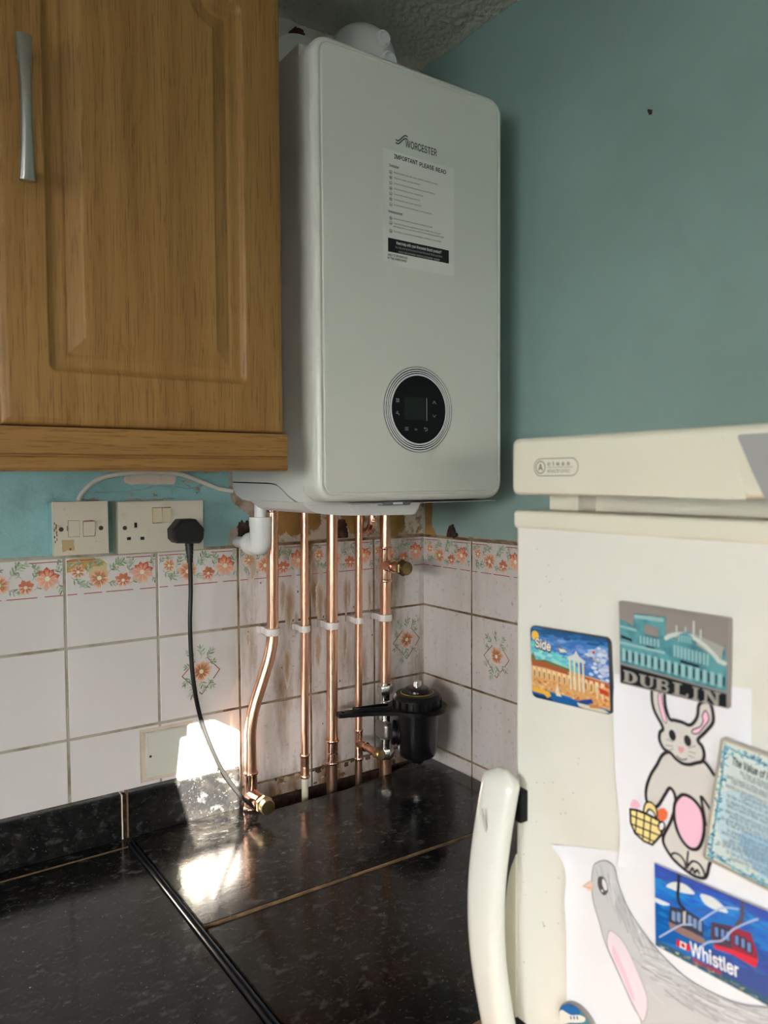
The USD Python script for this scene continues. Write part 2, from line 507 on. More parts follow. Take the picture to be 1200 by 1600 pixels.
def laminate(name, dust, rlo=.07, rhi=.21, bs=.06):
    """Black laminate with crisp grey flecks, fine salt and a film of dust."""
    N = {'g': ('geometry', {}), 'm': ('mapping', dict(scale=(1, 1.35, 1.2), rotation=(0, 0, 0.5))),
         'n1': ('noise_texture', dict(scale=44.0, detail=3.0, roughness=0.6, distortion=0.25)),
         'r1': ('rgb_ramp', dict(ramp=[(0, (0.0055, 0.0055, 0.006)), (0.575, (0.0075, 0.0075, 0.008)), (0.59, (0.020, 0.0205, 0.021)), (0.64, (0.028, 0.0285, 0.029)), (0.655, (0.050, 0.052, 0.052)), (1, (0.068, 0.070, 0.069))])),
         'nf': ('noise_texture', dict(scale=120.0, detail=3.0, roughness=0.6)),
         'rf': ('map_range', dict(from_min=0.60, from_max=0.68, to_min=0.0, to_max=0.55, clamp=True)),
         'xf': ('mix', dict(mix_type='mix', color2=(0.040, 0.041, 0.041))),
         'n2': ('noise_texture', dict(scale=7.0, detail=6.0, roughness=0.7, distortion=0.8)),
         'r2': ('map_range', dict(from_min=0.48, from_max=0.78, to_min=0.0, to_max=dust, clamp=True)),
         'x': ('mix', dict(mix_type='mix', color2=(0.20, 0.175, 0.14))),
         'n3': ('noise_texture', dict(scale=420.0, detail=1.0)),
         'r3': ('map_range', dict(from_min=0.765, from_max=0.79, to_min=0.0, to_max=1.0, clamp=True)),
         'x3': ('mix', dict(mix_type='mix', color2=(0.40, 0.39, 0.36))),
         'n4': ('noise_texture', dict(scale=11.0, detail=5.0, roughness=0.7, distortion=1.0)),
         'rr': ('map_range', dict(from_min=0.35, from_max=0.72, to_min=rlo, to_max=rhi, clamp=True)),
         'nb': ('noise_texture', dict(scale=150.0, detail=3.0)),
         'b': ('bump', dict(strength=bs, distance=0.002)),
         'p': ('principled_bsdf', dict(specular_ior_level=0.5))}
    K = [('g.position', 'm.vector'), ('m.vector', 'n1.vector'), ('n1.fac', 'r1.fac'), ('m.vector', 'nf.vector'), ('nf.fac', 'rf.value'), ('rf.result', 'xf.fac'), ('r1.color', 'xf.color1'),
         ('g.position', 'n2.vector'), ('n2.fac', 'r2.value'), ('r2.result', 'x.fac'), ('xf.color', 'x.color1'),
         ('g.position', 'n3.vector'), ('n3.fac', 'r3.value'), ('r3.result', 'x3.fac'), ('x.color', 'x3.color1'), ('x3.color', 'p.base_color'),
         ('g.position', 'n4.vector'), ('n4.fac', 'rr.value'), ('rr.result', 'p.roughness'), ('g.position', 'nb.vector'), ('nb.fac', 'b.height'), ('b.normal', 'p.normal')]
    M[name] = usdkit.material(stage, f'/World/Looks/{name}', N, K, surface='p.BSDF')


laminate('laminate', 0.07)
laminate('laminate_dusty', 0.28, .10, .24)
laminate('laminate_upstand', 0.10, .20, .34, .50)


def tile_material(name, base, stain):
    """Glazed tile; brown drip stains in their own run behind the pipes and along the bottom row."""
    N = {'g': ('geometry', {}), 's': ('separate_xyz', {}),
         'xa': ('map_range', dict(range_type='smoothstep', from_min=-0.47, from_max=-0.40, to_min=0.0, to_max=1.0, clamp=True)),
         'za': ('map_range', dict(range_type='smoothstep', from_min=0.97, from_max=0.92, to_min=0.0, to_max=0.12, clamp=True)),
         'ma': ('mapping', dict(scale=(1.0, 1.0, 0.22))),
         'na': ('noise_texture', dict(scale=15.0, detail=5.0, roughness=0.6)),
         'nadd': ('math', dict(math_type='add')),
         'ra': ('map_range', dict(from_min=0.47, from_max=0.67, to_min=0.0, to_max=stain, clamp=True)),
         'mu': ('math', dict(math_type='multiply')),
         'nb': ('noise_texture', dict(scale=85.0, detail=4.0, roughness=0.7)),
         'rb': ('map_range', dict(from_min=0.58, from_max=0.72, to_min=0.0, to_max=0.5, clamp=True)),
         'mb': ('math', dict(math_type='multiply')),
         'ya': ('map_range', dict(range_type='smoothstep', from_min=-0.045, from_max=0.0, to_min=0.0, to_max=0.24, clamp=True)),
         'yx': ('map_range', dict(range_type='smoothstep', from_min=-0.03, from_max=0.0, to_min=0.0, to_max=1.0, clamp=True)),
         'x1': ('mix', dict(mix_type='mix', color1=base, color2=(0.27, 0.17, 0.09))),
         'x2': ('mix', dict(mix_type='mix', color2=(0.16, 0.11, 0.06))),
         'nv': ('noise_texture', dict(scale=6.0, detail=3.0)),
         'bb': ('bump', dict(strength=0.10, distance=0.004)),
         'p': ('principled_bsdf', dict(roughness=0.14, specular_ior_level=0.55))}
    K = [('g.position', 's.vector'), ('s.x', 'xa.value'), ('s.z', 'za.value'), ('g.position', 'ma.vector'), ('ma.vector', 'na.vector'), ('na.fac', 'nadd.value1'), ('za.result', 'nadd.value2'),
         ('nadd.value', 'ra.value'), ('ra.result', 'mu.value1'), ('xa.result', 'mu.value2'), ('mu.value', 'x1.fac'), ('g.position', 'nb.vector'), ('nb.fac', 'rb.value'), ('rb.result', 'mb.value1'), ('xa.result', 'mb.value2'),
         ('x1.color', 'x2.color1'), ('mb.value', 'x2.fac'), ('x2.color', 'p.base_color'), ('g.position', 'nv.vector'), ('nv.fac', 'bb.height'), ('bb.normal', 'p.normal')]
    M[name] = usdkit.material(stage, f'/World/Looks/{name}', N, K, surface='p.BSDF')


tile_material('tile_glaze', (0.765, 0.725, 0.715), 1.0)
tile_material('tile_glaze_warm', (0.71, 0.665, 0.645), 0.16)
M['window_glass'] = usdkit.material(stage, '/World/Looks/window_glass', {
    't': ('transparent_bsdf', {}), 'g': ('glossy_bsdf', dict(roughness=0.02)), 'f': ('fresnel', dict(IOR=1.45)), 'm': ('mix_closure', {})},
    [('t.BSDF', 'm.closure1'), ('g.BSDF', 'm.closure2'), ('f.fac', 'm.fac')], surface='m.closure')

# ------------------------------------------------------------------ room shell
X0, Y0, ZC = -3.0, -3.2, 2.405
TOPT = 1.401                 # top of the tiling
T = 0.1525

floor = obj('floor', bx(X0 - .15, .15, Y0 - .15, .15, -.1, 0), M['floor_vinyl'], kind='structure', label='plain vinyl kitchen floor')

# ceiling: artex relief over the corner, plain beyond
nx, ny = 220, 220
gx, gy = np.meshgrid(np.linspace(-.75, .004, nx), np.linspace(-.75, .004, ny), indexing='ij')
pp = np.stack([gx * 150, gy * 150, np.zeros_like(gx)], -1)
rel = meshkit.fbm(pp, 4, 3)
edge = np.minimum(np.clip((gx + .75) / .05, 0, 1), np.clip((gy + .75) / .05, 0, 1))
gz = ZC - 0.0042 * np.clip(rel * 1.7 - .45, 0, 1) * edge
near = np.minimum(-gx, -gy)
gz -= 0.005 * np.exp(-(np.clip(near, 0, 1) / 0.010)) * (0.4 + 1.2 * meshkit.noise(pp * .3, 9))
ceil = thing('ceiling', 'grey textured plaster ceiling above the corner', kind='structure', loc=(0, 0, ZC))
obj('textured_coat', sheet(np.stack([gx, gy, gz], -1), (0, 0, .03)), M['artex'], ceil)
obj('slab', [bx(X0 - .15, -.75, Y0 - .15, .15, ZC, ZC + .1), bx(-.75, .15, Y0 - .15, -.75, ZC, ZC + .1), bx(-.75, .15, -.75, .15, ZC + .031, ZC + .1)], M['artex'], ceil)

# back wall
PW = 0.004                    # depth of the paint behind the tile faces
wb = thing('wall_back', 'back wall, white glazed tiles below flaking turquoise paint', kind='structure')
obj('plaster', bx(X0 - .15, .15, PW + .0015, .15, 0, ZC + .03), M['plaster'], wb)


def wpx(pts, y=PW):
    return [tuple(at(u, v, 'y', y)[[0, 2]]) for u, v in pts]


# paint of the left part, torn along the boiler
torn = [(-.4655, 2.5), (-.462, 1.62)] + wpx([(358, 748), (361, 782), (375, 795), (392, 806), (380, 818), (360, 826), (356, 850)]) + [(-.46, 1.385)]
paint = Polygon([(X0, 1.385), (X0, ZC + .005)] + [(-.4655, ZC + .005)] + torn[1:])
rag = ragged(torn[1:] + [(-.47, 1.385), (-.60, 1.385), (-.60, 1.62)], .003, .003, 4)
paint = unary_union([Polygon([(X0, 1.385), (X0, ZC + .005), (-.4655, ZC + .005), (-.462, 1.60), (-.59, 1.60), (-.59, 1.385)]), rag])
cut = ragged(wpx([(194, 742), (192, 752), (203, 757), (272, 757), (276, 742), (270, 734), (200, 734)]), .0015, .003, 8)
chips = [ragged(wpx([(u - a, v - b), (u + a, v - b), (u + a, v + b), (u - a, v + b)]), .0022, .0015, k) for k, (u, v, a, b) in enumerate(
    [(205, 771, 2, 5), (249, 759, 4, 1.3), (243, 774, 3, 2), (309, 766, 3, 4), (296, 752, 8, 2), (262, 779, 9, 1), (316, 758, 4, 2), (330, 737, 12, 3), (140, 781, 14, 1.6), (225, 781, 30, 1.3)])]
obj('paint_coat', slab(paint.difference(unary_union(chips)), xz(PW + .0015), 0, .0015), M['turquoise_old'], wb, smooth=False, label='flaking turquoise paint')
obj('filler_patch', slab(cut, xz(PW), 0, .0012), M['filler'], wb, smooth=False, label='pale pink filler patch')
ridge = []
for k, (p, q) in enumerate([((150, 768), (206, 769)), ((206, 769), (240, 760)), ((240, 760), (306, 764)), ((206, 757), (206, 771)), ((268, 757), (268, 774)), ((285, 752), (310, 770))]):
    a, b = wpx([p, q])
    n = 14
    l = np.linspace(a, b, n)
    l[1:-1] += (np.array([meshkit.noise(np.array([i * .9, k * 5., 0])) for i in range(n - 2)]) - .5)[:, None] * [.003, .004]
    ridge.append(tube(np.c_[l[:, 0], np.full(n, PW), l[:, 1]], .0016, 6))
obj('paint_ridge', ridge, M['turquoise_old'], wb)
MU = [
    [(424, 790), (470, 790), (470, 832), (455, 838), (446, 832), (436, 838), (424, 830)],
    [(478, 790), (500, 790), (500, 826), (492, 830), (484, 822), (478, 818)],
    [(532, 800), (572, 800), (568, 832), (552, 835), (540, 822)],
    [(604, 800), (632, 800), (634, 826), (620, 838), (604, 836)],
    [(662, 785), (676, 785), (674, 826), (664, 824)],
]
for k, q in enumerate(MU):
    obj('mustard_patch', slab(ragged(wpx(q), .005, .0010, 20 + k), xz(PW + .0015), 0, .0007), M['old_mustard'], wb, smooth=False, label='torn patch of old mustard paint')
OW = [[(424, 824), (445, 826), (470, 828), (476, 812), (500, 800), (518, 806), (520, 846), (470, 849), (424, 852)], [(568, 800), (612, 800), (610, 842), (566, 844)], [(626, 796), (664, 790), (664, 836), (640, 838), (630, 820)]]
for k, q in enumerate(OW):
    obj('old_paint_patch', slab(ragged(wpx(q), .005, .0012, 40 + k), xz(PW + .0015), 0, .0005), M['old_white'], wb, smooth=False, label='torn patch of old off-white paint')
obj('wall_hole', slab(ragged(wpx([(529, 812), (538, 812), (544, 834), (541, 849), (534, 845), (528, 848), (526, 830)]), .004, .0010, 61), xz(PW), 0, .0014), M['hole_dark'], wb, smooth=False, label='dark broken hole in the plaster')
obj('wall_hole', slab(ragged(wpx([(372, 816), (396, 812), (410, 824), (408, 860), (392, 868), (376, 858), (370, 838)]), .0055, .0012, 62), xz(PW), 0, .0016), M['hole_dark'], wb, smooth=False, label='dark hole round the white waste pipe')
# bare plaster above the boiler with a broken spot by the flue
obj('bare_plaster', slab(Polygon([(-.462, 1.53), (-.462, ZC + .01), (0.0, ZC + .01), (0.0, 1.53)]), xz(PW + .0015), 0, .0004), M['plaster_pale'], wb, smooth=False, label='bare grey-pink plaster')
obj('broken_brick', slab(ragged(wpx([(430, 84), (440, 62), (456, 48), (470, 50), (474, 62), (455, 85), (434, 112)]), .006, .003, 71), xz(PW), 0, .006), M['crumbled_brick'], wb, smooth=False, label='crumbled red brick beside the flue')

# right wall
wr = thing('wall_right', 'right wall, turquoise paint over white glazed tiles', kind='structure')
obj('plaster', bx(PW + .0015, .15, Y0 - .15, .15, 0, ZC + .03), M['plaster'], wr)
SY = -1.25                    # where the right wall's tiling ends behind the fridge
rp = Polygon([(-.0045, TOPT + .006), (-.0045, ZC + .01), (-Y0, ZC + .01), (-Y0, .0), (-SY, .0), (-SY, TOPT + .006)])


def rpx(pts, x=PW):
    return [(-at(u, v, 'x', x)[1], at(u, v, 'x', x)[2]) for u, v in pts]


plug_hole = ragged(rpx([(1011, 171), (1019, 171), (1019, 179), (1014, 179)]), .0012, .001, 81)
obj('paint_coat', slab(rp.difference(plug_hole), yz(PW + .0015), 0, .0015), M['turquoise'], wr, smooth=False)
obj('plug_hole', slab(plug_hole.buffer(.0005), yz(PW + .0015), 0, .0005), M['hole_dark'], wr, smooth=False, label='small dark screw hole')
tear = ragged(rpx([(700, 838), (704, 822), (709, 819), (713, 832), (716, 835), (712, 841)]), .0022, .0015, 82)
obj('torn_flap', slab(tear, yz(PW), 0, .005), M['hole_dark'], wr, smooth=False, label='dark torn flap of wall lining above the tiles')
obj('filler_patch', slab(ragged(rpx([(664, 770), (676, 770), (675, 822), (683, 838), (664, 838)]), .002, .003, 83), yz(PW), 0, .0006), M['old_mustard'], wr, smooth=False, label='mustard streak of old paint in the corner')
obj('wall_front', slab(Polygon([(X0 - .15, 0), (.15, 0), (.15, ZC + .03), (X0 - .15, ZC + .03)], [[tuple(np.array([x, 0, z])[[0, 2]] + (SUN * (Y0 / SUN[1]))[[0, 2]]) for x, z in
    [(-.5376, 1.0915), (-.511, 1.0958), (-.4405, 1.0522), (-.4440, .915), (-.455, .868), (-.530, .868), (-.5605, .985), (-.5510, 1.0622), (-.5381, 1.0622)]], [(RX0, RZ0), (RX1, RZ0), (RX1, RZ1), (RX0, RZ1)]]),  # irregular hole is made up, cut to give the sun patch its outline
    lambda p: np.stack([p[:, 0], Y0 - p[:, 2], p[:, 1]], 1), 0, .004), M['turquoise'], kind='structure', smooth=False, label='turquoise wall behind the camera with an added opening shaped to cast the sun patch')
WY0, WY1, WZ0, WZ1 = -2.6, -1.1, .95, 1.95
wl = obj('wall_left', [bx(X0 - .12, X0, Y0 - .15, WY0, 0, ZC + .03), bx(X0 - .12, X0, WY1, .15, 0, ZC + .03), bx(X0 - .12, X0, WY0, WY1, 0, WZ0), bx(X0 - .12, X0, WY0, WY1, WZ1, ZC + .03)], M['turquoise'], kind='structure', smooth=False, label='turquoise wall with the kitchen window')
win = thing('window_1', 'white framed kitchen window', kind='structure', loc=(X0 - .06, (WY0 + WY1) / 2, WZ0))
fr = [bx(X0 - .09, X0 - .04, WY0, WY1, z, z + .04) for z in (WZ0, WZ1 - .04)] + [bx(X0 - .09, X0 - .04, y, y + .04, WZ0 + .04, WZ1 - .04) for y in (WY0, WY1 - .04, (WY0 + WY1) / 2 - .02)]
obj('window_frame', fr, M['frame_white'], win, smooth=False)
for y in (WY0 + .04, (WY0 + WY1) / 2 + .02):
    obj('pane', bx(X0 - .068, X0 - .064, y, y + .69, WZ0 + .04, WZ1 - .04), M['window_glass'], win, smooth=False)

win2 = thing('window_2', 'white framed window behind the camera', kind='structure', loc=((RX0 + RX1) / 2, Y0 - .03, RZ0))
obj('window_frame', [bx(RX0, RX1, Y0 - .05, Y0 - .01, z, z + .03) for z in (RZ0, RZ1 - .03)] + [bx(x, x + .03, Y0 - .05, Y0 - .01, RZ0 + .03, RZ1 - .03) for x in (RX0, RX1 - .03)], M['frame_white'], win2, smooth=False)
obj('pane', bx(RX0 + .03, RX1 - .03, Y0 - .032, Y0 - .028, RZ0 + .03, RZ1 - .03), M['window_glass'], win2, smooth=False)

# ------------------------------------------------------------------ tiles
ZR = [1.25 - T * 2, 1.25 - T, 1.25]
G = 0.0021                    # half a joint
rows = [(ZR[2], TOPT), (ZR[1], ZR[2]), (ZR[0], ZR[1]), (.80, ZR[0])]
cols = []
x = -.1313
cols.append((x, 0.004))
while x > -2.3:
    cols.append((x - T, x))
    x -= T


def tile_solid(poly, fn, tilt=0.0012):
    """Glazed tile with eased edges, set very slightly out of true."""
    a0, b0, a1, b1 = poly.bounds
    ca, cb = (a0 + a1) / 2, (b0 + b1) / 2
    ta, tb, dh = rng.uniform(-tilt, tilt) * 3, rng.uniform(-tilt, tilt) * 3, rng.uniform(-.0003, .0003)
    if len(poly.exterior.coords) == 5:
        e = .0013
        V, f = [], []
        for (i, h) in ((0, -.006), (0, -.0012), (.0004, -.0004), (e, 0)):
            V += [(a0 + i, b0 + i, h), (a1 - i, b0 + i, h), (a1 - i, b1 - i, h), (a0 + i, b1 - i, h)]
        for l in range(3):
            for k in range(4):
                p, q = l * 4 + k, l * 4 + (k + 1) % 4
                f += [[p, q, q + 4], [p, q + 4, p + 4]]
        f += [[12, 13, 14], [12, 14, 15], [0, 2, 1], [0, 3, 2]]
        m = trimesh.Trimesh(np.array(V), np.array(f), process=False)
    else:
        m = extrude(poly, .006)
        m.apply_translation([0, 0, -.006])
    v = np.array(m.vertices)
    v[:, 2] += dh + (v[:, 0] - ca) * ta * .3 + (v[:, 1] - cb) * tb * .3
    return remap(trimesh.Trimesh(v, m.faces, process=False), fn)


def leaf(a, b, l, w, ang):
    t = np.linspace(0, 1, 5)
    up = np.c_[t * l, np.sin(t * np.pi) * w / 2]
    p = np.vstack([up, up[-2:0:-1] * [1, -1]])
    c, s = math.cos(ang), math.sin(ang)
    return Polygon(p @ np.array([[c, s], [-s, c]]) + [a, b])


GREENS = [(172, 184, 160), (148, 168, 140), (190, 196, 174), (128, 150, 122)]


def sprig(art, a, b, ang, n, l, rr, clip, L=1):
    px_, py_ = a, b
    stem = [(a, b)]
    for i in range(n):
        ang += rr.uniform(-.15, .25)
        px_ += math.cos(ang) * l * .55
        py_ += math.sin(ang) * l * .55
        stem.append((px_, py_))
        for s in (-1, 1):
            art.poly(leaf(px_, py_, l * rr.uniform(.8, 1.15), l * .30, ang + s * rr.uniform(.5, .95)), rr.choice(GREENS), L + (s > 0), clip)
    art.poly(leaf(px_, py_, l * 1.1, l * .32, ang), rr.choice(GREENS), L + 2, clip)
    art.line(stem, .0006, (120, 136, 108), L, clip)


def flower(art, a, b, r, tones, rr, clip, L=4, petals=9, squash=1.0):
    for i in range(petals):
        ang = i * 2 * math.pi / petals + rr.uniform(-.1, .1) + .3
        col = tones[0] if math.sin(ang) > .15 else tones[1]
        col = tuple(int(c * rr.uniform(.95, 1.04)) for c in col)
        l = r * rr.uniform(.85, 1.1)
        p = leaf(a, b, l, r * .62, ang)
        art.poly(affinity.scale(p, 1, squash, origin=(a, b)), col, L + i % 3, clip)
        for k in (-.16, 0, .16):
            q = leaf(a, b, l * .86, r * .09, ang + k)
            art.poly(affinity.scale(q, 1, squash, origin=(a, b)), tones[2], L + 3, clip)
    art.disc(a, b, r * .2, (236, 232, 205), L + 4, clip=clip)


DEEP = [(204, 102, 72), (236, 198, 176), (232, 168, 140)]
PALE = [(236, 192, 162), (238, 206, 184), (202, 138, 98)]
MID = [(214, 124, 94), (238, 198, 176), (198, 122, 92)]
RED = (178, 92, 82)


def border_print(tile, fn, a0, b1, clip, seed):
    rr = random.Random(seed)
    art = Art(fn, .0006)
    zt, zb = b1 - .0068, b1 - .0625
    for z, gaps in ((zt, [(.048, .10)]), (zb, [(.018, .030), (.058, .066), (.11, .122)])):
        s = 0.0
        for g0, g1 in gaps + [(.1525, .1525)]:
            art.line([(a0 + s, z), (a0 + g0, z)], .0015, RED, 0, clip)
            s = g1
    for (a, b, ang, n, l) in ((.010, .034, -.9, 3, .010), (.022, .052, .35, 3, .010), (.040, .050, .5, 4, .0095), (.070, .030, .75, 4, .0105), (.078, .018, .3, 3, .0095), (.060, .015, 2.6, 2, .008), (.082, .052, .1, 2, .009), (.106, .050, .45, 3, .009), (.142, .040, -1.1, 3, .009), (.140, .016, .8, 2, .008), (.030, .012, 2.9, 2, .0075), (.004, .022, 1.0, 2, .008), (.112, .022, 1.9, 2, .008), (.034, .030, .9, 3, .009), (.066, .046, -.4, 3, .009), (.104, .034, 1.2, 3, .009), (.148, .028, 2.2, 2, .008), (.046, .018, .2, 2, .008), (.018, .044, -.3, 2, .008), (.088, .030, 2.4, 2, .008)):
        sprig(art, a0 + a, b1 - b, ang, n, l, rr, clip)
    flower(art, a0 + .021, b1 - .026, .0128, PALE, rr, clip, petals=8)
    flower(art, a0 + .0545, b1 - .0385, .0185, PALE, rr, clip, petals=10)
    flower(art, a0 + .0935, b1 - .045, .0140, MID, rr, clip, petals=8)
    flower(art, a0 + .126, b1 - .0335, .0205, DEEP, rr, clip, petals=9)
    art.build('flower_border', tile)


def motif_print(tile, fn, a, b, seed):
    rr = random.Random(seed)
    art = Art(fn, .0006)
    dl, dr, db, dt = (a - .036, b - .004), (a + .035, b - .001), (a, b - .042), (a, b + .036)
    for p, q in ((dl, (a - .012, b + .02)), (dl, (a - .012, b - .028)), ((a + .004, b - .038), db), (db, (a - .004, b - .0375)), (db, (a + .018, b - .021)), (dr, (a + .012, b + .024)), (dr, (a + .023, b - .016))):
        art.line([p, q], .0017, RED if rr.random() < .8 else (120, 100, 90), 0)
    for (x_, z_, ang, n, l) in ((-.012, .022, 2.2, 3, .010), (0, .024, 1.3, 3, .010), (.008, .022, .7, 3, .010), (.012, .014, .2, 2, .009), (-.016, .010, 2.8, 2, .009), (-.010, -.016, -2.0, 4, .011), (-.002, -.014, -1.4, 3, .010), (.012, -.014, -.9, 3, .009), (-.018, -.008, -2.6, 3, .009)):
        sprig(art, a + x_, b + z_, ang, n, l, rr, None)
    flower(art, a, b, .020, [(234, 184, 152), (240, 212, 192), (186, 118, 80)], rr, None, petals=11, squash=1.0)
    art.build('flower_motif', tile)


PLX0, PLX1, PLZ0, PLZ1 = -.6245, -.5290, .9980, 1.0915      # the opening round the blanking plate
opening = sbox(PLX0, PLZ0, PLX1, PLZ1)
for ci, (a0, a1) in enumerate(cols):
    for ri, (b0, b1) in enumerate(rows):
        poly = sbox(a0 + G, b0 + G, a1 - G, b1 - G)
        if poly.intersects(opening):
            poly = poly.difference(opening)
        full = poly
        for g in (poly.geoms if poly.geom_type == 'MultiPolygon' else [poly]):
            t = obj('tile', tile_solid(g, xz(0)), M['tile_glaze'], wb, smooth=False)
            if a1 < -1.25:
                continue
            if ri == 0:
                clip = g.buffer(-.0012)
                left = a1 - T if ci == 0 else a0
                border_print(t, xz(0), left, b1, clip, 100 + ci)
                if abs(a0 + .7413) < .01:
                    st = Art(xz(0), .0004)
                    st.poly(ragged([(a0 + .002, b1 - .004), (a0 + .030, b1 - .002), (a0 + .055, b1 - .004), (a0 + .068, b1 - .016), (a0 + .052, b1 - .024), (a0 + .022, b1 - .022), (a0 + .002, b1 - .028)], .003, .003, 5), (212, 168, 98), 0, clip)
                    st.poly(ragged([(a0 + .034, b1 - .022), (a0 + .066, b1 - .014), (a0 + .070, b1 - .034), (a0 + .058, b1 - .052), (a0 + .046, b1 - .044)], .004, .003, 6), (216, 196, 150), 1, clip)
                    st.build('rust_stain', t)
            elif ri == 1 and ci in (0, 3):
                motif_print(t, xz(0), (-.5115 if ci == 3 else -.0475), 1.178, 300 + ci)
obj('grout', slab(sbox(-2.46, .80, -.47, TOPT + .003).difference(opening), xz(.0055), 0, .0043), M['grout'], wb, smooth=False)
obj('grout', slab(sbox(-.47, .80, .004, TOPT + .003), xz(.0055), 0, .0043), M['grout_brown'], wb, smooth=False, label='brown stained grout')
# brown runs and soiled patches on the tiles behind the pipes
grime = Art(xz(0), .00085)
rg = random.Random(77)
BR = [(176, 150, 124), (160, 130, 100), (142, 110, 80), (186, 164, 140)]


def run_down(u, v, w, l, k, cols_):
    a, b = at(u, v, 'y', 0)[[0, 2]]
    for n_, c_ in enumerate(cols_):
        f_ = 1 - .22 * n_
        t_ = np.linspace(0, 1, 9)
        wd = w * f_ * np.sin(np.pi * t_ ** .6) ** .7
        sw = w * .5 * (meshkit.noise(np.stack([t_ * 5, t_ * 0 + k, t_ * 0], -1), 4) - .5)
        zz = b - l * (.06 * n_ + t_ * (1 - .14 * n_))
        grime.poly(ragged(list(zip(a + sw + wd + 2e-4, zz)) + list(zip((a + sw - wd - 2e-4)[::-1], zz[::-1])), .0020, .0012, 500 + k * 4 + n_), c_, n_)


for k, (u, v, w, l) in enumerate([(394, 862, .010, .060), (452, 915, .012, .095), (441, 905, .006, .07), (500, 905, .010, .10), (508, 930, .005, .05), (540, 900, .006, .09), (387, 988, .0045, .028), (448, 1010, .009, .085), (497, 985, .008, .08), (538, 975, .005, .09), (545, 905, .004, .06), (577, 905, .004, .07), (462, 955, .005, .05)]):
    run_down(u, v, w, l, k, [(212, 201, 191), (202, 187, 172), (192, 172, 152)] + ([(178, 152, 126)] if k % 2 else []))
for k in range(60):
    u = rg.uniform(428, 640)
    a = at(u, 1200, 'y', 0)[0]
    b = rg.uniform(.905, .945)
    w, h = rg.uniform(.002, .008), rg.uniform(.001, .005)
    grime.poly(ragged([(a - w, b - h), (a + w, b - h), (a + w, b + h), (a - w, b + h)], .002, .0012, 700 + k), rg.choice(BR + [(110, 84, 60), (84, 64, 46)]), k % 3)
for k in range(26):
    a = at(rg.uniform(380, 640), 1000, 'y', 0)[0]
    b = rg.uniform(1.0, 1.33)
    w = rg.uniform(.0004, .0014)
    grime.poly(ragged([(a - w, b - w), (a + w, b - w), (a + w, b + w * 2), (a - w, b + w * 2)], .0009, .0008, 800 + k), rg.choice([(150, 118, 88), (120, 92, 66)]), 3)
grime.build('grime', wb, kind='stuff')
# the raw top edge of the tiling: adhesive and flakes
lip = []
xs = np.linspace(-1.3, .0, 260)
z_ = TOPT + .0015 + .0035 * (np.array([meshkit.fbm(np.array([q * 60, 1.3, 0]), 3, 2) for q in xs]) - .35) + .004 * (xs > -.44) * np.array([meshkit.noise(np.array([q * 25, 4.3, 0])) for q in xs])
obj('adhesive_edge', slab(Polygon([(q, TOPT - .004) for q in (xs[0], xs[-1])] + list(zip(xs[::-1], z_[::-1]))), xz(.0045), 0, .0032), M['plaster'], wb, smooth=False)

a = .1573
rc = [(-.004, a)]
while a < -SY:
    rc.append((a, a + T))
    a += T
for ci, (a0, a1) in enumerate(rc):
    for ri, (b0, b1) in enumerate(rows):
        g = sbox(a0 + G, b0 + G, a1 - G, b1 - G)
        t = obj('tile', tile_solid(g, yz(0)), M['tile_glaze_warm'], wr, smooth=False)
        if ci > 4:
            continue
        if ri == 0:
            border_print(t, yz(0), a0 + (.006 if ci == 0 else 0), b1, g.buffer(-.0012), 200 + ci)
        elif ri == 1 and ci == 1:
            motif_print(t, yz(0), .2315, 1.178, 320)
obj('grout', slab(sbox(-.004, .80, -SY, TOPT + .003), yz(.0055), 0, .0043), M['grout_brown'], wr, smooth=False)
xs = np.linspace(-.004, 1.0, 200)
z_ = TOPT + .001 + .003 * (np.array([meshkit.fbm(np.array([q * 60, 7.3, 0]), 3, 2) for q in xs]) - .35)
obj('adhesive_edge', slab(Polygon([(xs[0], TOPT - .004), (xs[-1], TOPT - .004)] + list(zip(xs[::-1], z_[::-1]))), yz(.0045), 0, .0032), M['plaster'], wr, smooth=False)

# ------------------------------------------------------------------ worktops
ZW = .916
TH = .038


def top_slab(poly, z, m, name, label, r=.0015):
    """A laminate board with an eased top arris."""
    p = slab(poly, xy(z), -TH, -r)
    q = slab(poly.buffer(-r, join_style=2), xy(z), -r, 0)
    return obj(name, [p, q], m, label=label, cat='worktop', smooth=False)


FRONT = -.688
left_poly = Polygon([(-2.4, -.0475), (-.6600, -.0510), (-.6575, FRONT), (-2.4, FRONT)])
top_slab(left_poly, ZW - .001, M['laminate'], 'worktop', 'black speckled laminate worktop on the left, under the oak wall cupboard')
strip_poly = Polygon([(-.6475, -.0195), (-.4475, -.0195), (-.4200, -.0500), (-.400, -.062), (-.243, -.0615), (-.13, -.046), (-.045, -.0205), (-.002, -.0105), (-.002, -.3485), (-.6445, -.3365)])
wt = thing('worktop', 'black speckled laminate worktop strip running below the copper pipes', 'worktop', loc=(-.32, -.18, ZW - TH))
obj('top', [slab(strip_poly, xy(ZW), -TH, -.0012), slab(strip_poly.buffer(-.0012, join_style=2), xy(ZW), -.0012, 0)], M['laminate_dusty'], wt, smooth=False)
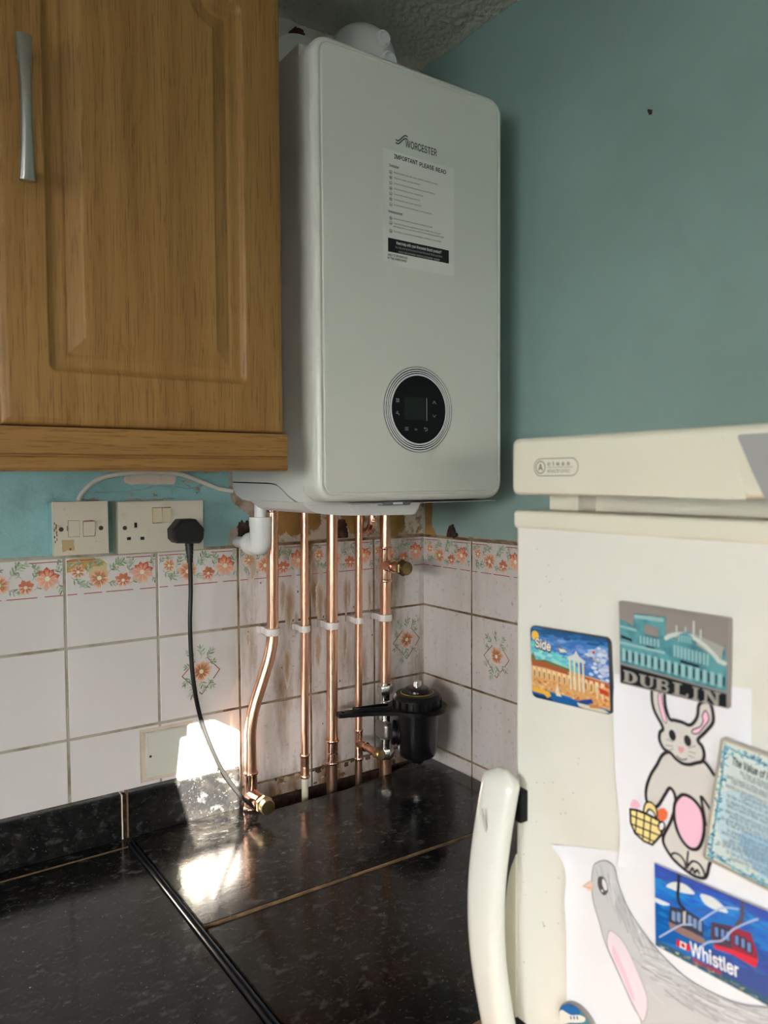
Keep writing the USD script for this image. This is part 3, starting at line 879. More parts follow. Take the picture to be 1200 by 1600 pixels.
# raw chipped front edge of the strip
ed = np.linspace(0, 1, 60)
ex, ey = -.6445 + ed * (.6425), -.3365 - ed * .012
ez = .0006 + .0012 * np.array([meshkit.noise(np.array([q * 60, 0, 0])) for q in ed])
obj('raw_edge', slab(Polygon(list(zip(ex, ey + .0002)) + list(zip(ex[::-1], (ey - .0002 - ez * .8)[::-1]))), xy(ZW), -.02, -.0004), M['chipboard'], wt, smooth=False, label='raw brown chipboard edge')
fr_poly = Polygon([(-.6415, -.3405), (-.002, -.3525), (-.002, FRONT), (-.6380, FRONT)])
v_tilt = lambda z: (lambda p: np.stack([p[:, 0], p[:, 1], z + p[:, 2] + .0028 * np.clip((p[:, 0] + .64) / .55, 0, 1)], 1))
wf = thing('worktop', 'black speckled laminate worktop in the foreground beside the fridge', 'worktop', loc=(-.32, -.52, ZW - TH - .004))
obj('top', [slab(fr_poly, v_tilt(ZW - .0042), -TH, -.0012), slab(fr_poly.buffer(-.0012, join_style=2), v_tilt(ZW - .0042), -.0012, 0)], M['laminate'], wf, smooth=False)
obj('raw_edge', slab(Polygon([(-.638, FRONT + .0005), (-.002, FRONT + .0005), (-.002, FRONT - .0035), (-.638, FRONT - .0035)]), v_tilt(ZW - .0046), -TH + .004, 0), M['chipboard'], wf, smooth=False, label='raw brown chipboard edge')
# joint trim between the worktops
jt = thing('joint_trim', 'dark metal jointing strip between the left and right worktops', 'trim strip', loc=(-.654, -.35, ZW - TH))
prof = Polygon([(-.0075, -.036), (.0075, -.036), (.0075, .0), (.0060, .0012), (.0035, .0010), (.0022, -.0030), (-.0028, -.0034), (-.0042, .0004), (-.0070, .0008), (-.0075, 0)])
m = extrude(prof, FRONT + .0505 + .32)
L_ = 0.6


def strip_map(p):
    y = -.022 - p[:, 2] * ((-.022 - FRONT) / (FRONT + .0505 + .32)) if False else -.030 + (FRONT + .030) * (p[:, 2] / (FRONT + .0505 + .32))
    xc = -.6550 + .0030 * (-.03 - y) / .3 * .9
    return np.stack([xc + p[:, 0] * .72, y, ZW + p[:, 1]], 1)


obj('channel', trimesh.Trimesh(strip_map(np.array(m.vertices)), m.faces, process=False), M['joint_strip'], jt, smooth=False)
# upstands
def upstand(x0, x1, name, label):
    pr = Polygon([(0.0, ZW - .001), (-.0175, ZW - .001), (-.0175, .9890), (-.0160, .9915), (-.0135, .9925), (0.0, .9925)])
    return obj(name, remap(extrude(pr, x1 - x0), along_x(x0)), M['laminate_upstand'], label=label, cat='upstand', smooth=20)


us1 = upstand(-2.4, -.6635, 'upstand', 'black speckled upstand behind the left worktop')
us2 = upstand(-.6515, -.4470, 'upstand', 'black speckled upstand below the blanking plate, lit by sun')
uj = thing('upstand_joint', 'raw brown joint between the two black upstands', 'joint strip', loc=(-.6575, -.009, ZW))
obj('end_trim', bx(-.6634, -.6612, -.0182, 0, ZW, .9926), M['cream_rim'], uj, smooth=False, label='pale end trim')
obj('raw_end', bx(-.6534, -.6516, -.0180, 0, ZW, .9928), M['chipboard'], uj, smooth=False)
obj('filler', bx(-.6612, -.6534, -.0120, 0, ZW, .989), M['hole_dark'], uj, smooth=False)
obj('raw_back_edge', bx(-2.4, -.6620, -.0490, -.0468, ZW - .02, ZW - .0006), M['chipboard'], label='raw brown back edge of the left worktop along the packing strip', cat='worktop edge', smooth=False)
# packing strip under the left upstand
obj('packing_strip', bx(-2.4, -.6635, -.0465, -.0005, ZW - .030, ZW - .0015), M['laminate'], label='dark packing strip between the left worktop and its upstand', cat='trim strip', smooth=False)
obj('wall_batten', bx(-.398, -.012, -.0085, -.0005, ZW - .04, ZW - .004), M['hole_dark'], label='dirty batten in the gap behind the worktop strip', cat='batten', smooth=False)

# base units carry the worktops
for k, (x0, x1, lab) in enumerate(((-2.4, -1.54, 'far left oak base unit under the left worktop'), (-1.535, -.66, 'oak base unit under the left worktop by the joint'), (-.65, -.005, 'oak base unit under the right worktop'))):
    zt = ZW - TH - (.0048 if k == 2 else .0012)
    bu = thing('base_unit', lab, 'kitchen unit', loc=((x0 + x1) / 2, -.35, 0), group='base units under the worktops')
    obj('carcass', bx(x0, x1, -.60, -.075, .12, zt), M['unit_front'], bu, smooth=False)
    obj('plinth', bx(x0, x1, -.56, -.10, 0, .119), M['unit_front'], bu, smooth=False)
    for j in range(2):
        w = (x1 - x0) / 2
        obj('door', rbox(x0 + j * w + .002, x0 + (j + 1) * w - .002, -.622, -.601, .13, zt - .004, .003), M['oak_upright'], bu)
    obj('drawer_rail', bx(x0 + .002, x1 - .002, -.625, -.6225, zt - .06, zt - .045), M['oak_level'], bu, smooth=False)
cl_n = 30
gu, gv = np.meshgrid(np.linspace(-.478, -.30, cl_n), np.linspace(.865, .42, 20), indexing='ij')
gy_ = -.70 + .006 * np.sin((gu + .5) * 70) * (1 - (gv - .42) / .5)
cloth = obj('tea_towel', sheet(np.stack([gu, gy_ - .004, gv], -1), (0, .002, 0)), M['red_cloth'], label='red cloth hanging below the front edge of the worktop', cat='tea towel')

# ------------------------------------------------------------------ blanking plate
bp = thing('blanking_plate', 'blank pale plate set low in the tiles above the upstand', 'blanking plate', loc=(-.575, 0, 1.0))
obj('plaster_surround', slab(opening.difference(sbox(-.6150, 1.0040, -.5330, 1.0850)), xz(.0055), 0, .004), M['filler'], bp, smooth=False)
obj('plaster_bed', bx(-.6150, -.5330, .0, .0054, 1.0040, 1.0850), M['filler'], bp, smooth=False)
pl = sbox(-.6145, 1.0045, -.5335, 1.0845)
obj('plate', [slab(pl, xz(0), 0, .0015), slab(pl.buffer(-.001), xz(0), .0015, .0028)], M['blank_plate'], bp, smooth=False)
obj('screw_hole', lathe([(0, 0), (.0022, 0), (.0022, .0003), (0, .0003)], (-.6075, -.0028, 1.0425), (0, -1, 0), 12), M['hole_dark'], bp)

# ------------------------------------------------------------------ wall cupboard
DY = -.318
cx0, cx1 = -.8765, -.5005
cup = thing('wall_cupboard', 'oak wall cupboard with a raised panel door', 'wall cupboard', loc=((cx0 + cx1) / 2, 0, 1.6))
obj('carcass', bx(cx0 - .0, cx1 - .002, DY + .0225, .0, 1.575, 2.36), M['oak_upright'], cup, smooth=False)
# door as a relief
dz0, dz1 = 1.593, 2.345
gx_, gz_ = np.linspace(cx0 + .0015, cx1, 260), np.linspace(dz0, dz1, 420)
A, B = np.meshgrid(gx_, gz_, indexing='ij')
px0, px1, pz0, pz1 = -.8190, -.5605, 1.6605, 2.262
rc_ = .010
ow = sbox(px0 + rc_, pz0 + rc_, px1 - rc_, 2.178 - rc_).buffer(rc_, quad_segs=6)
arch = Polygon([(px0 + .035, 2.17), (px1 - .035, 2.17)] + [((px0 + px1) / 2 + (px1 - px0 - .07) / 2 * math.cos(t), 2.175 + .060 * math.sin(t)) for t in np.linspace(0, math.pi, 24)])
outline = unary_union([ow, arch]).buffer(.004).buffer(-.004)
pts = shapely.points(np.c_[A.ravel(), B.ravel()])
s = np.where(shapely.contains(outline, pts), 1, -1) * shapely.distance(outline.exterior, pts)
prf_s = [-1, -.0010, 0, .0010, .0022, .0036, .0050, .0075, .0110, .0180, .0215, .0220, .0420, .0424, .2]
prf_h = [0, 0, -.0006, -.0026, -.0034, -.0036, -.0050, -.0058, -.0058, -.0050, -.0052, -.0060, -.0008, -.0000, 0]
H = np.interp(s, prf_s, prf_h).reshape(A.shape)
e = np.minimum.reduce([A - gx_[0], gx_[-1] - A, B - dz0, dz1 - B])
H -= np.interp(e, [0, .0008, .003, .0065, .0085, .009], [.006, .0040, .0020, .0010, .0007, 0])
obj('door', sheet(np.stack([A, DY - H, B], -1), (0, .018, 0)), M['oak_upright'], cup, smooth=True)
prail = Polygon([(DY + .03, 1.5935 - .002), (DY - .004, 1.5910), (DY - .0045, 1.5590), (DY - .0018, 1.5572), (DY - .0018, 1.5560), (DY - .0040, 1.5542), (DY - .0040, 1.5420), (DY - .001, 1.5385), (DY + .005, 1.5375), (DY + .03, 1.5375)])
obj('light_rail', remap(extrude(prail, cx1 + .002 - (cx0 - .3)), along_x(cx0 - .3)), M['oak_level'], cup, smooth=25)
# handle: flared bow of brushed metal
hz = np.linspace(1.8735, 2.0385, 40)
tt = (hz - hz[0]) / (hz[-1] - hz[0])
hw = .0062 + .0030 * (2 * np.abs(tt - .5)) ** 2
hb = .024 + .006 * np.sin(np.pi * tt)
V = []
for i in range(40):
    for k in range(14):
        an = 2 * math.pi * k / 14
        cxx, cyy = math.copysign(abs(math.cos(an)) ** .7, math.cos(an)), math.copysign(abs(math.sin(an)) ** .7, math.sin(an))
        V.append((-.8435 + hw[i] * cxx, DY - hb[i] + .0055 * cyy, hz[i]))
f = []
for i in range(39):
    for k in range(14):
        p, q = i * 14 + k, i * 14 + (k + 1) % 14
        f += [[p, q, q + 14], [p, q + 14, p + 14]]
for k in range(1, 13):
    f += [[0, k + 1, k], [39 * 14, 39 * 14 + k, 39 * 14 + k + 1]]
hd = trimesh.Trimesh(np.array(V), np.array(f), process=False)
posts = [lathe([(0, 0), (.0045, 0), (.0045, .026), (0, .026)], (-.8435, DY + .001, z), (0, -1, 0), 14) for z in (1.888, 2.024)]
door_prim = stage.GetPrimAtPath(cup.GetPath().AppendChild('door'))
obj('handle', [hd] + posts, M['handle_metal'], door_prim, label='brushed metal bow handle', smooth=50)

# ------------------------------------------------------------------ boiler
BX0, BX1, BZ0, BZ1, BY = -.4480, -.0650, 1.4900, 2.1870, -.318
boi = thing('boiler', 'white wall-hung boiler with a round black control panel', 'boiler', loc=((BX0 + BX1) / 2, 0, BZ0))


def rr_loop(x0, x1, z0, z1, r, n=10):
    P = []
    for cx_, cz_, s0 in ((x1 - r, z0 + r, -90), (x1 - r, z1 - r, 0), (x0 + r, z1 - r, 90), (x0 + r, z0 + r, 180)):
        for k in range(n + 1):
            an = math.radians(s0 + 90 * k / n)
            P.append((cx_ + r * math.cos(an), cz_ + r * math.sin(an)))
    return np.array(P)


def loft(stations, x0, x1, z0, z1, r):
    V, f = [], []
    for ins, y in stations:
        p = rr_loop(x0 + ins, x1 - ins, z0 + ins, z1 - ins, max(r - ins, .002))
        V.append(np.c_[p[:, 0], np.full(len(p), y), p[:, 1]])
    n = len(V[0])
    for i in range(len(V) - 1):
        for k in range(n):
            p, q = i * n + k, i * n + (k + 1) % n
            f += [[p, q, q + n], [p, q + n, p + n]]
    V = np.vstack(V)
    c0, c1 = len(V), len(V) + 1
    V = np.vstack([V, [[(x0 + x1) / 2, stations[0][1], (z0 + z1) / 2], [(x0 + x1) / 2, stations[-1][1], (z0 + z1) / 2]]])
    e = (len(stations) - 1) * n
    for k in range(n):
        f += [[c0, (k + 1) % n, k], [c1, e + k, e + (k + 1) % n]]
    t = trimesh.Trimesh(V, np.array(f), process=False)
    t.fix_normals()
    return t


yj = at(469, 400, 'x', BX0)[1]
obj('front_cover', loft([(.004, yj), (.0012, yj - .0008), (0, yj - .002), (0, -.3040), (.0008, -.3085), (.0028, -.3130), (.0062, -.3165), (.0090, -.3176), (.0105, -.3174), (.0112, -.3155), (.0125, -.3150), (.0140, -.3155), (.0150, -.3174), (.0170, -.318)], BX0, BX1, BZ0, BZ1, .030), M['white_shell'], boi, smooth=35)


def spx(pts):
    return [tuple(at(u, v, 'x', BX0)[[1, 2]]) for u, v in pts]


seam = curve(spx([(362.0, 752.5), (395, 753.5), (424, 755), (436, 761), (450, 775), (466, 785), (488, 787.5)]), 5)
seam[0, 0] = 0.0
cas = Polygon([(0, BZ1 - .001)] + list(map(tuple, seam)) + [(yj + .0005, seam[-1, 1]), (yj + .0005, BZ1 - .001)]).buffer(0)
cas = cas.intersection(sbox(yj + .0005, 1.0, 0, 3))
obj('casing', remap(extrude(cas, BX1 - BX0 - .003), along_x(BX0 + .0015)), M['white_shell'], boi, smooth=25)
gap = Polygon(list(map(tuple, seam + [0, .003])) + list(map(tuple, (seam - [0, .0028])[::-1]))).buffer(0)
obj('seam', remap(extrude(gap.intersection(sbox(-.272, 1, -.001, 3)), .006), along_x(BX0 + .004)), M['dark_gap'], boi, smooth=False)  # black strip painted in for the shadow in the casing gap
bot = spx([(362.5, 766), (368, 774), (377, 780.5), (392, 784), (424, 786.5), (488, 790)])
tray = Polygon(list(map(tuple, seam - [0, .0022])) + [(bot[-1][0], min(bot[-1][1], seam[-1, 1] - .003))] + bot[::-1][1:]).buffer(0)
obj('bottom_tray', remap(extrude(tray.intersection(sbox(-.302, 1, -.001, 3)), BX1 - BX0 - .006), along_x(BX0 + .002)), M['white_tray'], boi, smooth=30)


def bpx(pts, y):
    return [tuple(at(u, v, 'y', y)[[0, 2]]) for u, v in pts]


lip_pts = bpx([(470, 785), (484, 797), (500, 802.5), (547, 805.5), (640, 804), (650, 800), (657, 786)], -.285)
obj('lower_lip', slab(Polygon([lip_pts[0]] + list(map(tuple, curve(lip_pts[1:], 4)))), xz(-.10), 0, .185), M['white_tray'], boi, smooth=25)
lp2 = bpx([(545, 786), (560, 788), (575, 803), (572, 804.8), (556, 804.8)], -.2875)
obj('lip_rib', slab(Polygon(lp2), xz(-.285), 0, .004), M['white_tray'], boi, smooth=False)
obj('latch', slab(Polygon(bpx([(595, 784), (645, 783), (640, 789), (600, 790)], -.302)), xz(-.28), 0, .022), M['grey_latch'], boi, smooth=False, label='grey latch under the front edge')
obj('latch', slab(Polygon(bpx([(616, 785), (630, 784.5), (630, 788), (616, 788)], -.305)), xz(-.302), 0, .002), M['ring_white'], boi, smooth=False)

# control panel
cc = np.array([-.2560, BY, 1.6385])
cp = obj('control_panel', lathe([(0, .0012), (.0690, .0012), (.0690, -.002), (0, -.002)], cc, (0, -1, 0), 64), M['black_gloss'], boi)
for r_in, r_out, mm, h in ((.0693, .0706, 'ring_grey', .0014), (.0663, .0686, 'ring_white', .0020), (.0628, .0648, 'ring_white', .0023), (.0595, .0613, 'ring_white', .0026), (.0553, .0580, 'ring_white', .0030)):
    obj('trim_ring', lathe([(r_in, .0005), (r_in, h - .0003), (r_in + .0004, h), (r_out - .0004, h), (r_out, h - .0003), (r_out, .0005), (r_in, .0005)], cc, (0, -1, 0), 64), M[mm], cp, smooth=40)
obj('glass_face', lathe([(0, .0030), (.0545, .0030), (.0552, .0026), (.0552, .001), (0, .001)], cc, (0, -1, 0), 64), M['black_glass'], cp, smooth=40)
YG = BY - .0030
sc = bpx([(631.7, 619.4), (664.4, 621.4), (664.4, 656.6), (631.7, 655.4)], YG)
sx0, sx1, sz0, sz1 = sc[0][0], sc[1][0], sc[3][1], sc[0][1]
obj('display_screen', slab(sbox(sx0, sz0, sx1, sz1), xz(YG), 0, .0002), M['screen'], cp, smooth=False, label='blank dark grey display')
ic = Art(xz(YG), .0003)
IC = (150, 152, 150)


def bp1(u, v):
    return bpx([(u, v)], YG)[0]


a, b = bp1(666.6, 622.5)
ic.line([(a, b), (a, bp1(666.6, 657)[1])], .0009, (200, 200, 198))
a, b = bp1(678.5, 629)
ic.line([(a - .0033, b - .002), (a, b + .0022), (a + .0033, b - .002)], .0009, IC)
a, b = bp1(678.5, 650)
ic.line([(a - .0033, b + .002), (a, b - .0022), (a + .0033, b + .002)], .0009, IC)
a, b = bp1(635.3, 669.7)
for k in (-1, 0, 1):
    ic.line([(a - .0033, b + k * .0022), (a + .0033, b + k * .0022)], .0009, IC)
a, b = bp1(650, 671.5)
ic.text('ok', a, b - .0012, .0042, IC, center=True)
a, b = bp1(665.5, 671)
ic.line([(a - .003, b + .002), (a + .0015, b + .002), (a + .0032, b), (a + .0015, b - .0022), (a - .002, b - .0022)], .0009, IC)
ic.poly([(a - .0045, b + .002), (a - .002, b + .004), (a - .002, b + .0)], IC)
a, b = bp1(621.2, 625.4)
for k in range(4):
    ic.line([(a - .0022 + k * .0016, b - .0028), (a - .0022 + k * .0016, b + .0028)], .0008, IC)
ic.line([(a - .0038, b + .0022), (a + .003, b + .0022)], .0008, IC)
ic.line([(a - .0028, b - .0020), (a + .003, b - .0020)], .0008, IC)
a, b = bp1(621.2, 645.7)
ic.line([(a - .003, b), (a + .001, b), (a + .0026, b - .0012), (a + .0026, b - .003)], .0013, IC)
ic.line([(a - .0006, b), (a - .0006, b + .0026)], .0009, IC)
ic.line([(a - .0022, b + .0028), (a + .001, b + .0028)], .0008, IC)
ic.build('icon_print', cp, kind='stuff')

# makers' lettering and the instruction label
lg = Art(xz(BY), .0003)
GREY = (92, 98, 94)
p0, p1 = bpx([(633.3, 229.4), (682.2, 243.9)], BY)
lg.text('WORCESTER', p0[0], p0[1], .0110, GREY, width=p1[0] - p0[0], bold=True)
for k in (0, 1):
    w = [at(u, v + 4.6 * k, 'y', BY)[[0, 2]] for u, v in ((618.6, 218.5), (621, 220), (624, 219), (629, 214.5), (633, 212), (636.4, 213.6))]
    lg.line(w, .0021, GREY, smooth=True)
lg.build('logo_print', boi)
q = bpx([(600, 231), (710.5, 266), (707.5, 432), (597.5, 411)], BY)
lx0, lx1 = -.3240, -.1790
lz0, lz1 = 1.8650, 2.0435
lab = obj('instruction_label', slab(sbox(lx0, lz0, lx1, lz1), xz(BY), 0, .0002), M['label_paper'], boi, smooth=False, label='white printed instruction label')
tx = Art(xz(BY), .0003)
K1, K2 = (28, 28, 26), (84, 84, 80)


def put(s, u0, v0, u1, v1, px_h, col=K2, bold=False, L=0):
    p0, p1 = bpx([(u0, v0), (u1, v1)], BY)
    tx.text(s, p0[0], p0[1], px_h * .00117, col, L, width=p1[0] - p0[0], bold=bold)


for wd, ua, ub in (('IMPORTANT', 615.8, 652.4), ('PLEASE', 655.4, 678), ('READ', 680.8, 696.8)):
    put(wd, ua, 247.4 + (ua - 615.8) * .316, ub, 247.4 + (ub - 615.8) * .316, 5.7, (14, 14, 13), True)
put('Installer', 608, 259.8, 623.2, 264, 3.5, K1, True)
lines = [('Read the technical instructions before installing the boiler', 615.6, 270.6, 683.4), ('Flush the system and add inhibitor', 615.5, 279, 656), ('Correctly terminate condensate pipe to prevent freezing', 615.4, 287.5, 679),
         ('Check electrical and gas connections', 615.3, 295.8, 660.8), ('Correct inlet working gas pressure', 615.2, 304.2, 656), ('Complete the benchmark checklist', 615.1, 312.6, 657.3), ('Show the homeowner boiler and controls operation', 615, 321, 675),
         ('Read the user instructions before lighting the boiler', 614.6, 342.4, 675.6), ('Your boiler should be registered by your installer. If you choose', 614.5, 350, 688), ('self registration, you will only receive the standard guarantee length', 614.5, 354.6, 693), ('Your boiler must be serviced annually to validate your guarantee', 614.4, 362.5, 688.8)]
for i, (s_, u_, v_, ue) in enumerate(lines):
    put(s_, u_, v_, ue, v_, 2.35)
    if i != 9:
        a, b = bpx([(610.4, v_ - 1.6)], BY)[0]
        tx.poly(Point(a, b).buffer(.0030, quad_segs=6).difference(Point(a, b).buffer(.0024, quad_segs=6)), K2)
        tx.poly(sbox(a - .0013, b - .0012, a + .0013, b + .0010 if i % 2 else b + .0002), K2, 1)
put('Homeowner', 606.8, 331.8, 629, 336, 3.6, K1, True)
bq = bpx([(606.4, 369.2), (701, 393.4), (700.8, 413.6), (606.2, 390.9)], BY)
bz0, bz1 = (bq[2][1] + bq[3][1]) / 2, (bq[0][1] + bq[1][1]) / 2
tx.poly(sbox(bq[3][0], bz0, bq[1][0], bz1), (16, 16, 16), 0)
bm = (bq[0][0] + bq[1][0]) / 2
tx.text('Need help with your Worcester Bosch product?', bm, bz1 - .0078, .0046, (225, 225, 222), 2, width=.092, bold=True, center=True)
tx.text('For help and advice on any of your Worcester Bosch products', bm, bz1 - .0142, .0036, (170, 170, 168), 2, width=.096, center=True)
tx.text('simply visit worcester-bosch.co.uk/product-support', bm, bz1 - .0202, .0036, (200, 200, 198), 2, width=.084, center=True)
put('ONLY TO BE REMOVED', 605.8, 399.2, 636.8, 405, 2.9, K1, True)
put('BY THE HOMEOWNER', 605.6, 404.2, 635.5, 410, 2.9, K1, True)
tx.build('label_print', lab)

# ------------------------------------------------------------------ flue
fl = thing('flue_elbow', 'white flue elbow on top of the boiler under the ceiling', 'flue', loc=(-.245, -.12, BZ1))
fc = np.array([-.2300, -.1150, 2.2750])
stand = lathe([(0, 0), (.062, 0), (.062, .012), (.058, .016), (.058, .070), (0, .070)], (fc[0], fc[1], BZ1 - .0005), (0, 0, 1), 40)
obj('base_collar', stand, M['flue_plastic'], fl, smooth=40)
sp = trimesh.creation.icosphere(4, .066)
sp.apply_scale([1.0, .98, 1.06])
sp.apply_translation(fc + [0, 0, .010])
eb = sp
obj('elbow', eb, M['flue_plastic'], fl, smooth=True)
d = np.array([.06, -.99, -.08])
d /= np.linalg.norm(d)
side = np.cross([0, 0, 1.0], d)
for dz, dx, r in ((.028, .004, .0135), (-.010, .012, .0165)):
    c0 = fc + np.array([0, 0, .010 + dz]) + side * dx
    k = math.sqrt(max(.064 ** 2 - dz ** 2 - dx ** 2, 1e-4))
    obj('test_cap', lathe([(0, .011), (r * .62, .011), (r * .72, .009), (r * .8, .011), (r, .010), (r + .0015, .007), (r + .002, -.005), (0, -.005)], c0 + d * (k - .002), d, 28), M['white_plastic'], fl, smooth=40)
obj('flue_pipe', tube([fc + [-.02, .04, .008], fc + [-.056, .1185, .008]], .050, 32), M['flue_plastic'], fl, smooth=40)
obj('wall_collar', lathe([(0, 0), (.074, 0), (.078, .003), (.076, .009), (.052, .012), (0, .012)], (-.290, .003, 2.297), (0, -1, 0), 48), M['flue_plastic'], fl, smooth=40, label='round white wall collar')

# ------------------------------------------------------------------ copper pipes
PY = -.036


def coupling(c, r, h, ax=(0, 0, 1), n=28):
    """Press or end-feed socket with a bead at each end."""
    b = r * 1.12
    q = r * 1.30
    p = [(r * .98, 0), (q - .0006, 0), (q, .0015), (q, .0035), (q - .0006, .005), (b, .006), (b, h * .45), (r * 1.04, h * .47), (r * 1.04, h * .53), (b, h * .55), (b, h - .006), (q - .0006, h - .005), (q, h - .0035), (q, h - .0015), (q - .0006, h), (r * .98, h)]
    return lathe(p, np.asarray(c, float), ax, n)


def brass_cap(c, ax, r, par, mm, h=.016):
    ax = np.asarray(ax, float)
    obj('brass_cap', [hexnut(np.asarray(c) - ax * .002, ax, r * 1.28, .011), lathe([(r * .6, .009), (r * 1.06, .009), (r * 1.06, h - .002), (r * .98, h), (r * .2, h + .0004), (0, h + .0004)], c, ax, 28)], M[mm], par, smooth=30)


def straight(x, z0, z1, y=PY, dx=0.0, n=2):
    return [(x + dx * t, y, z0 + (z1 - z0) * t) for t in np.linspace(0, 1, n)]


ZB = 1.4935
cat_ = 'copper pipe'
# 1: cranked pipe on the left
p1 = thing('copper_pipe', 'leftmost copper pipe, cranked above a brass-capped tee on the worktop', cat_, loc=(-.436, -.038, ZW), group='copper pipes under the boiler')
xa, xb = -.3835, -.4355
za, zb_ = at(426, 1010, 'y', PY)[2], at(392, 1125, 'y', PY)[2]
obj('pipe', tube(bend([(xa + .001, PY, 1.4860), (xa - .002, PY, za), (xb, PY - .004, zb_), (xb, PY - .004, .975)], .035, 10), .0110, 28), M['copper'], p1)
obj('collar', coupling((xa + .001, PY, 1.4650), .0110, .022), M['copper_bright'], p1)
tz = .946
tee = [coupling((xb, PY - .004, .9185), .0110, .070), lathe([(.0121, -.004), (.0121, .030), (.0140, .031), (.0140, .036), (.0105, .037)], (xb, PY - .012, tz), (0, -1, 0), 28)]
obj('tee', tee, M['copper_bright'], p1, smooth=40)
obj('stub', lathe([(.0110, .034), (.0110, .050), (0, .050)], (xb, PY - .012, tz), (0, -1, 0), 28), M['copper'], p1)
brass_cap((xb, PY - .012 - .044, tz), (0, -1, 0), .0128, p1, 'brass', .021)
# 2: thin pipe
p2 = thing('copper_pipe', 'second copper pipe from the left, thin, ending in a cream plastic tail', cat_, loc=(-.3265, -.040, ZW - .03), group='copper pipes under the boiler')
obj('pipe', tube([(-.3150, PY, 1.4895), (-.3195, PY, .99)], .0075, 22), M['copper'], p2)
z0 = at(476, 1215, 'y', PY)[2]
z1 = at(476, 1178, 'y', PY)[2]
obj('coupling', coupling((-.3198, PY, z0), .0075, z1 - z0), M['copper'], p2, smooth=40)
obj('plastic_tail', tube([(-.3198, PY, z0 + .01), (-.3203, PY, ZW - .03)], .0066, 20), M['pipe_cream'], p2, label='cream plastic tail')
# 3: thick pipe
p3 = thing('copper_pipe', 'thick middle copper pipe with a straight coupling near the worktop', cat_, loc=(-.258, -.036, ZW - .03), group='copper pipes under the boiler')
obj('pipe', tube([(-.2535, PY, 1.4745), (-.2580, PY, 1.0)], .0110, 28), M['copper'], p3)
z0, z1 = at(518, 1193, 'y', PY)[2], at(518, 1155, 'y', PY)[2]
obj('coupling', coupling((-.2583, PY, z0), .0110, z1 - z0), M['copper_bright'], p3, smooth=40)
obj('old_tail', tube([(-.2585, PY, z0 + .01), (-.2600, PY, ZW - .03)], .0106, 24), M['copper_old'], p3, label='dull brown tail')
# 4: thin pipe with tee
p4 = thing('copper_pipe', 'fourth copper pipe from the left, thin, crossed by the black spanner', cat_, loc=(-.195, -.036, ZW - .03), group='copper pipes under the boiler')
obj('pipe', tube([(-.1915, PY, 1.4745), (-.1955, PY, 1.02)], .0075, 22), M['copper'], p4)
z0, z1 = at(560, 1187, 'y', PY)[2], at(560, 1139, 'y', PY)[2]
zc = at(562, 1161, 'y', PY)[2]
obj('tee', [coupling((-.1957, PY, z0), .0075, z1 - z0), lathe([(.0084, 0), (.0084, .020), (.0098, .021), (.0098, .026), (.0075, .027)], (-.1957, PY, zc), (0, -1, 0), 24)], M['copper_bright'], p4, smooth=40)
obj('stub', lathe([(.0075, .022), (.0075, .074), (0, .074)], (-.1957, PY, zc), (0, -1, 0), 22), M['copper'], p4)
brass_cap((-.1957, PY - .066, zc), (0, -1, 0), .0092, p4, 'brass', .016)
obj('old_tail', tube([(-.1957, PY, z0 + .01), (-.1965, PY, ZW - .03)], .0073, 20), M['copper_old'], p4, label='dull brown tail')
# 5: thick pipe with drain tee and valve
p5 = thing('copper_pipe', 'rightmost thick copper pipe with a capped side tee above the filter', cat_, loc=(-.129, -.036, 1.06), group='copper pipes under the boiler')
zf = at(601, 1064, 'y', PY)[2]
obj('pipe', tube([(-.1265, PY, 1.4745), (-.1295, PY, zf - .006)], .0110, 28), M['copper'], p5)
z0, z1 = at(601, 909, 'y', PY)[2], at(601, 854, 'y', PY)[2]
zc = at(603, 883, 'y', PY)[2]
obj('tee', [coupling((-.1278, PY, z0), .0110, z1 - z0), lathe([(.0121, 0), (.0121, .026), (.0140, .027), (.0140, .032), (.0105, .033)], (-.1278, PY, zc), (0, -1, 0), 28)], M['copper_bright'], p5, smooth=40)
obj('stub', lathe([(.0110, .028), (.0110, .062), (0, .062)], (-.1278, PY, zc), (0, -1, 0), 28), M['copper'], p5)
brass_cap((-.1278, PY - .058, zc), (0, -1, 0), .0128, p5, 'brass_dark', .019)
# valve train under the fifth pipe
vt = thing('filter_valve', 'chrome valve between the rightmost copper pipe and the worktop', 'valve', loc=(-.13, -.036, ZW - .03))
xv = -.1300
ztop = zf - .006
obj('compression_nut', [hexnut((xv, PY, ztop - .021), (0, 0, 1), .0165, .020), lathe([(.0112, 0), (.0135, 0), (.0135, .004), (.0112, .005)], (xv, PY, ztop - .001), (0, 0, 1), 24)], M['chrome'], vt, smooth=30)
obj('valve_tube', lathe([(.0125, 0), (.0125, .10), (.0105, .102), (.0105, .12), (0, .12)], (xv, PY, ztop - .135), (0, 0, 1), 24), M['chrome'], vt, smooth=40)
zm = at(604, 1140, 'y', PY - .01)[2]
obj('valve_body', rbox(xv - .019, xv + .004, PY - .028, PY + .016, zm - .018, zm + .018, .009, 20), M['dull_metal'], vt)
zl = at(606, 1183, 'y', PY)[2]
obj('lower_nut', [hexnut((xv, PY, zl), (0, 0, 1), .0175, .022), lathe([(.0125, 0), (.0125, zm - zl)], (xv, PY, zl), (0, 0, 1), 24)], M['chrome'], vt, smooth=30)
obj('old_tail', tube([(xv, PY, zl + .004), (xv - .001, PY, ZW - .03)], .0130, 24), M['copper_old'], vt, label='dull brown tail')

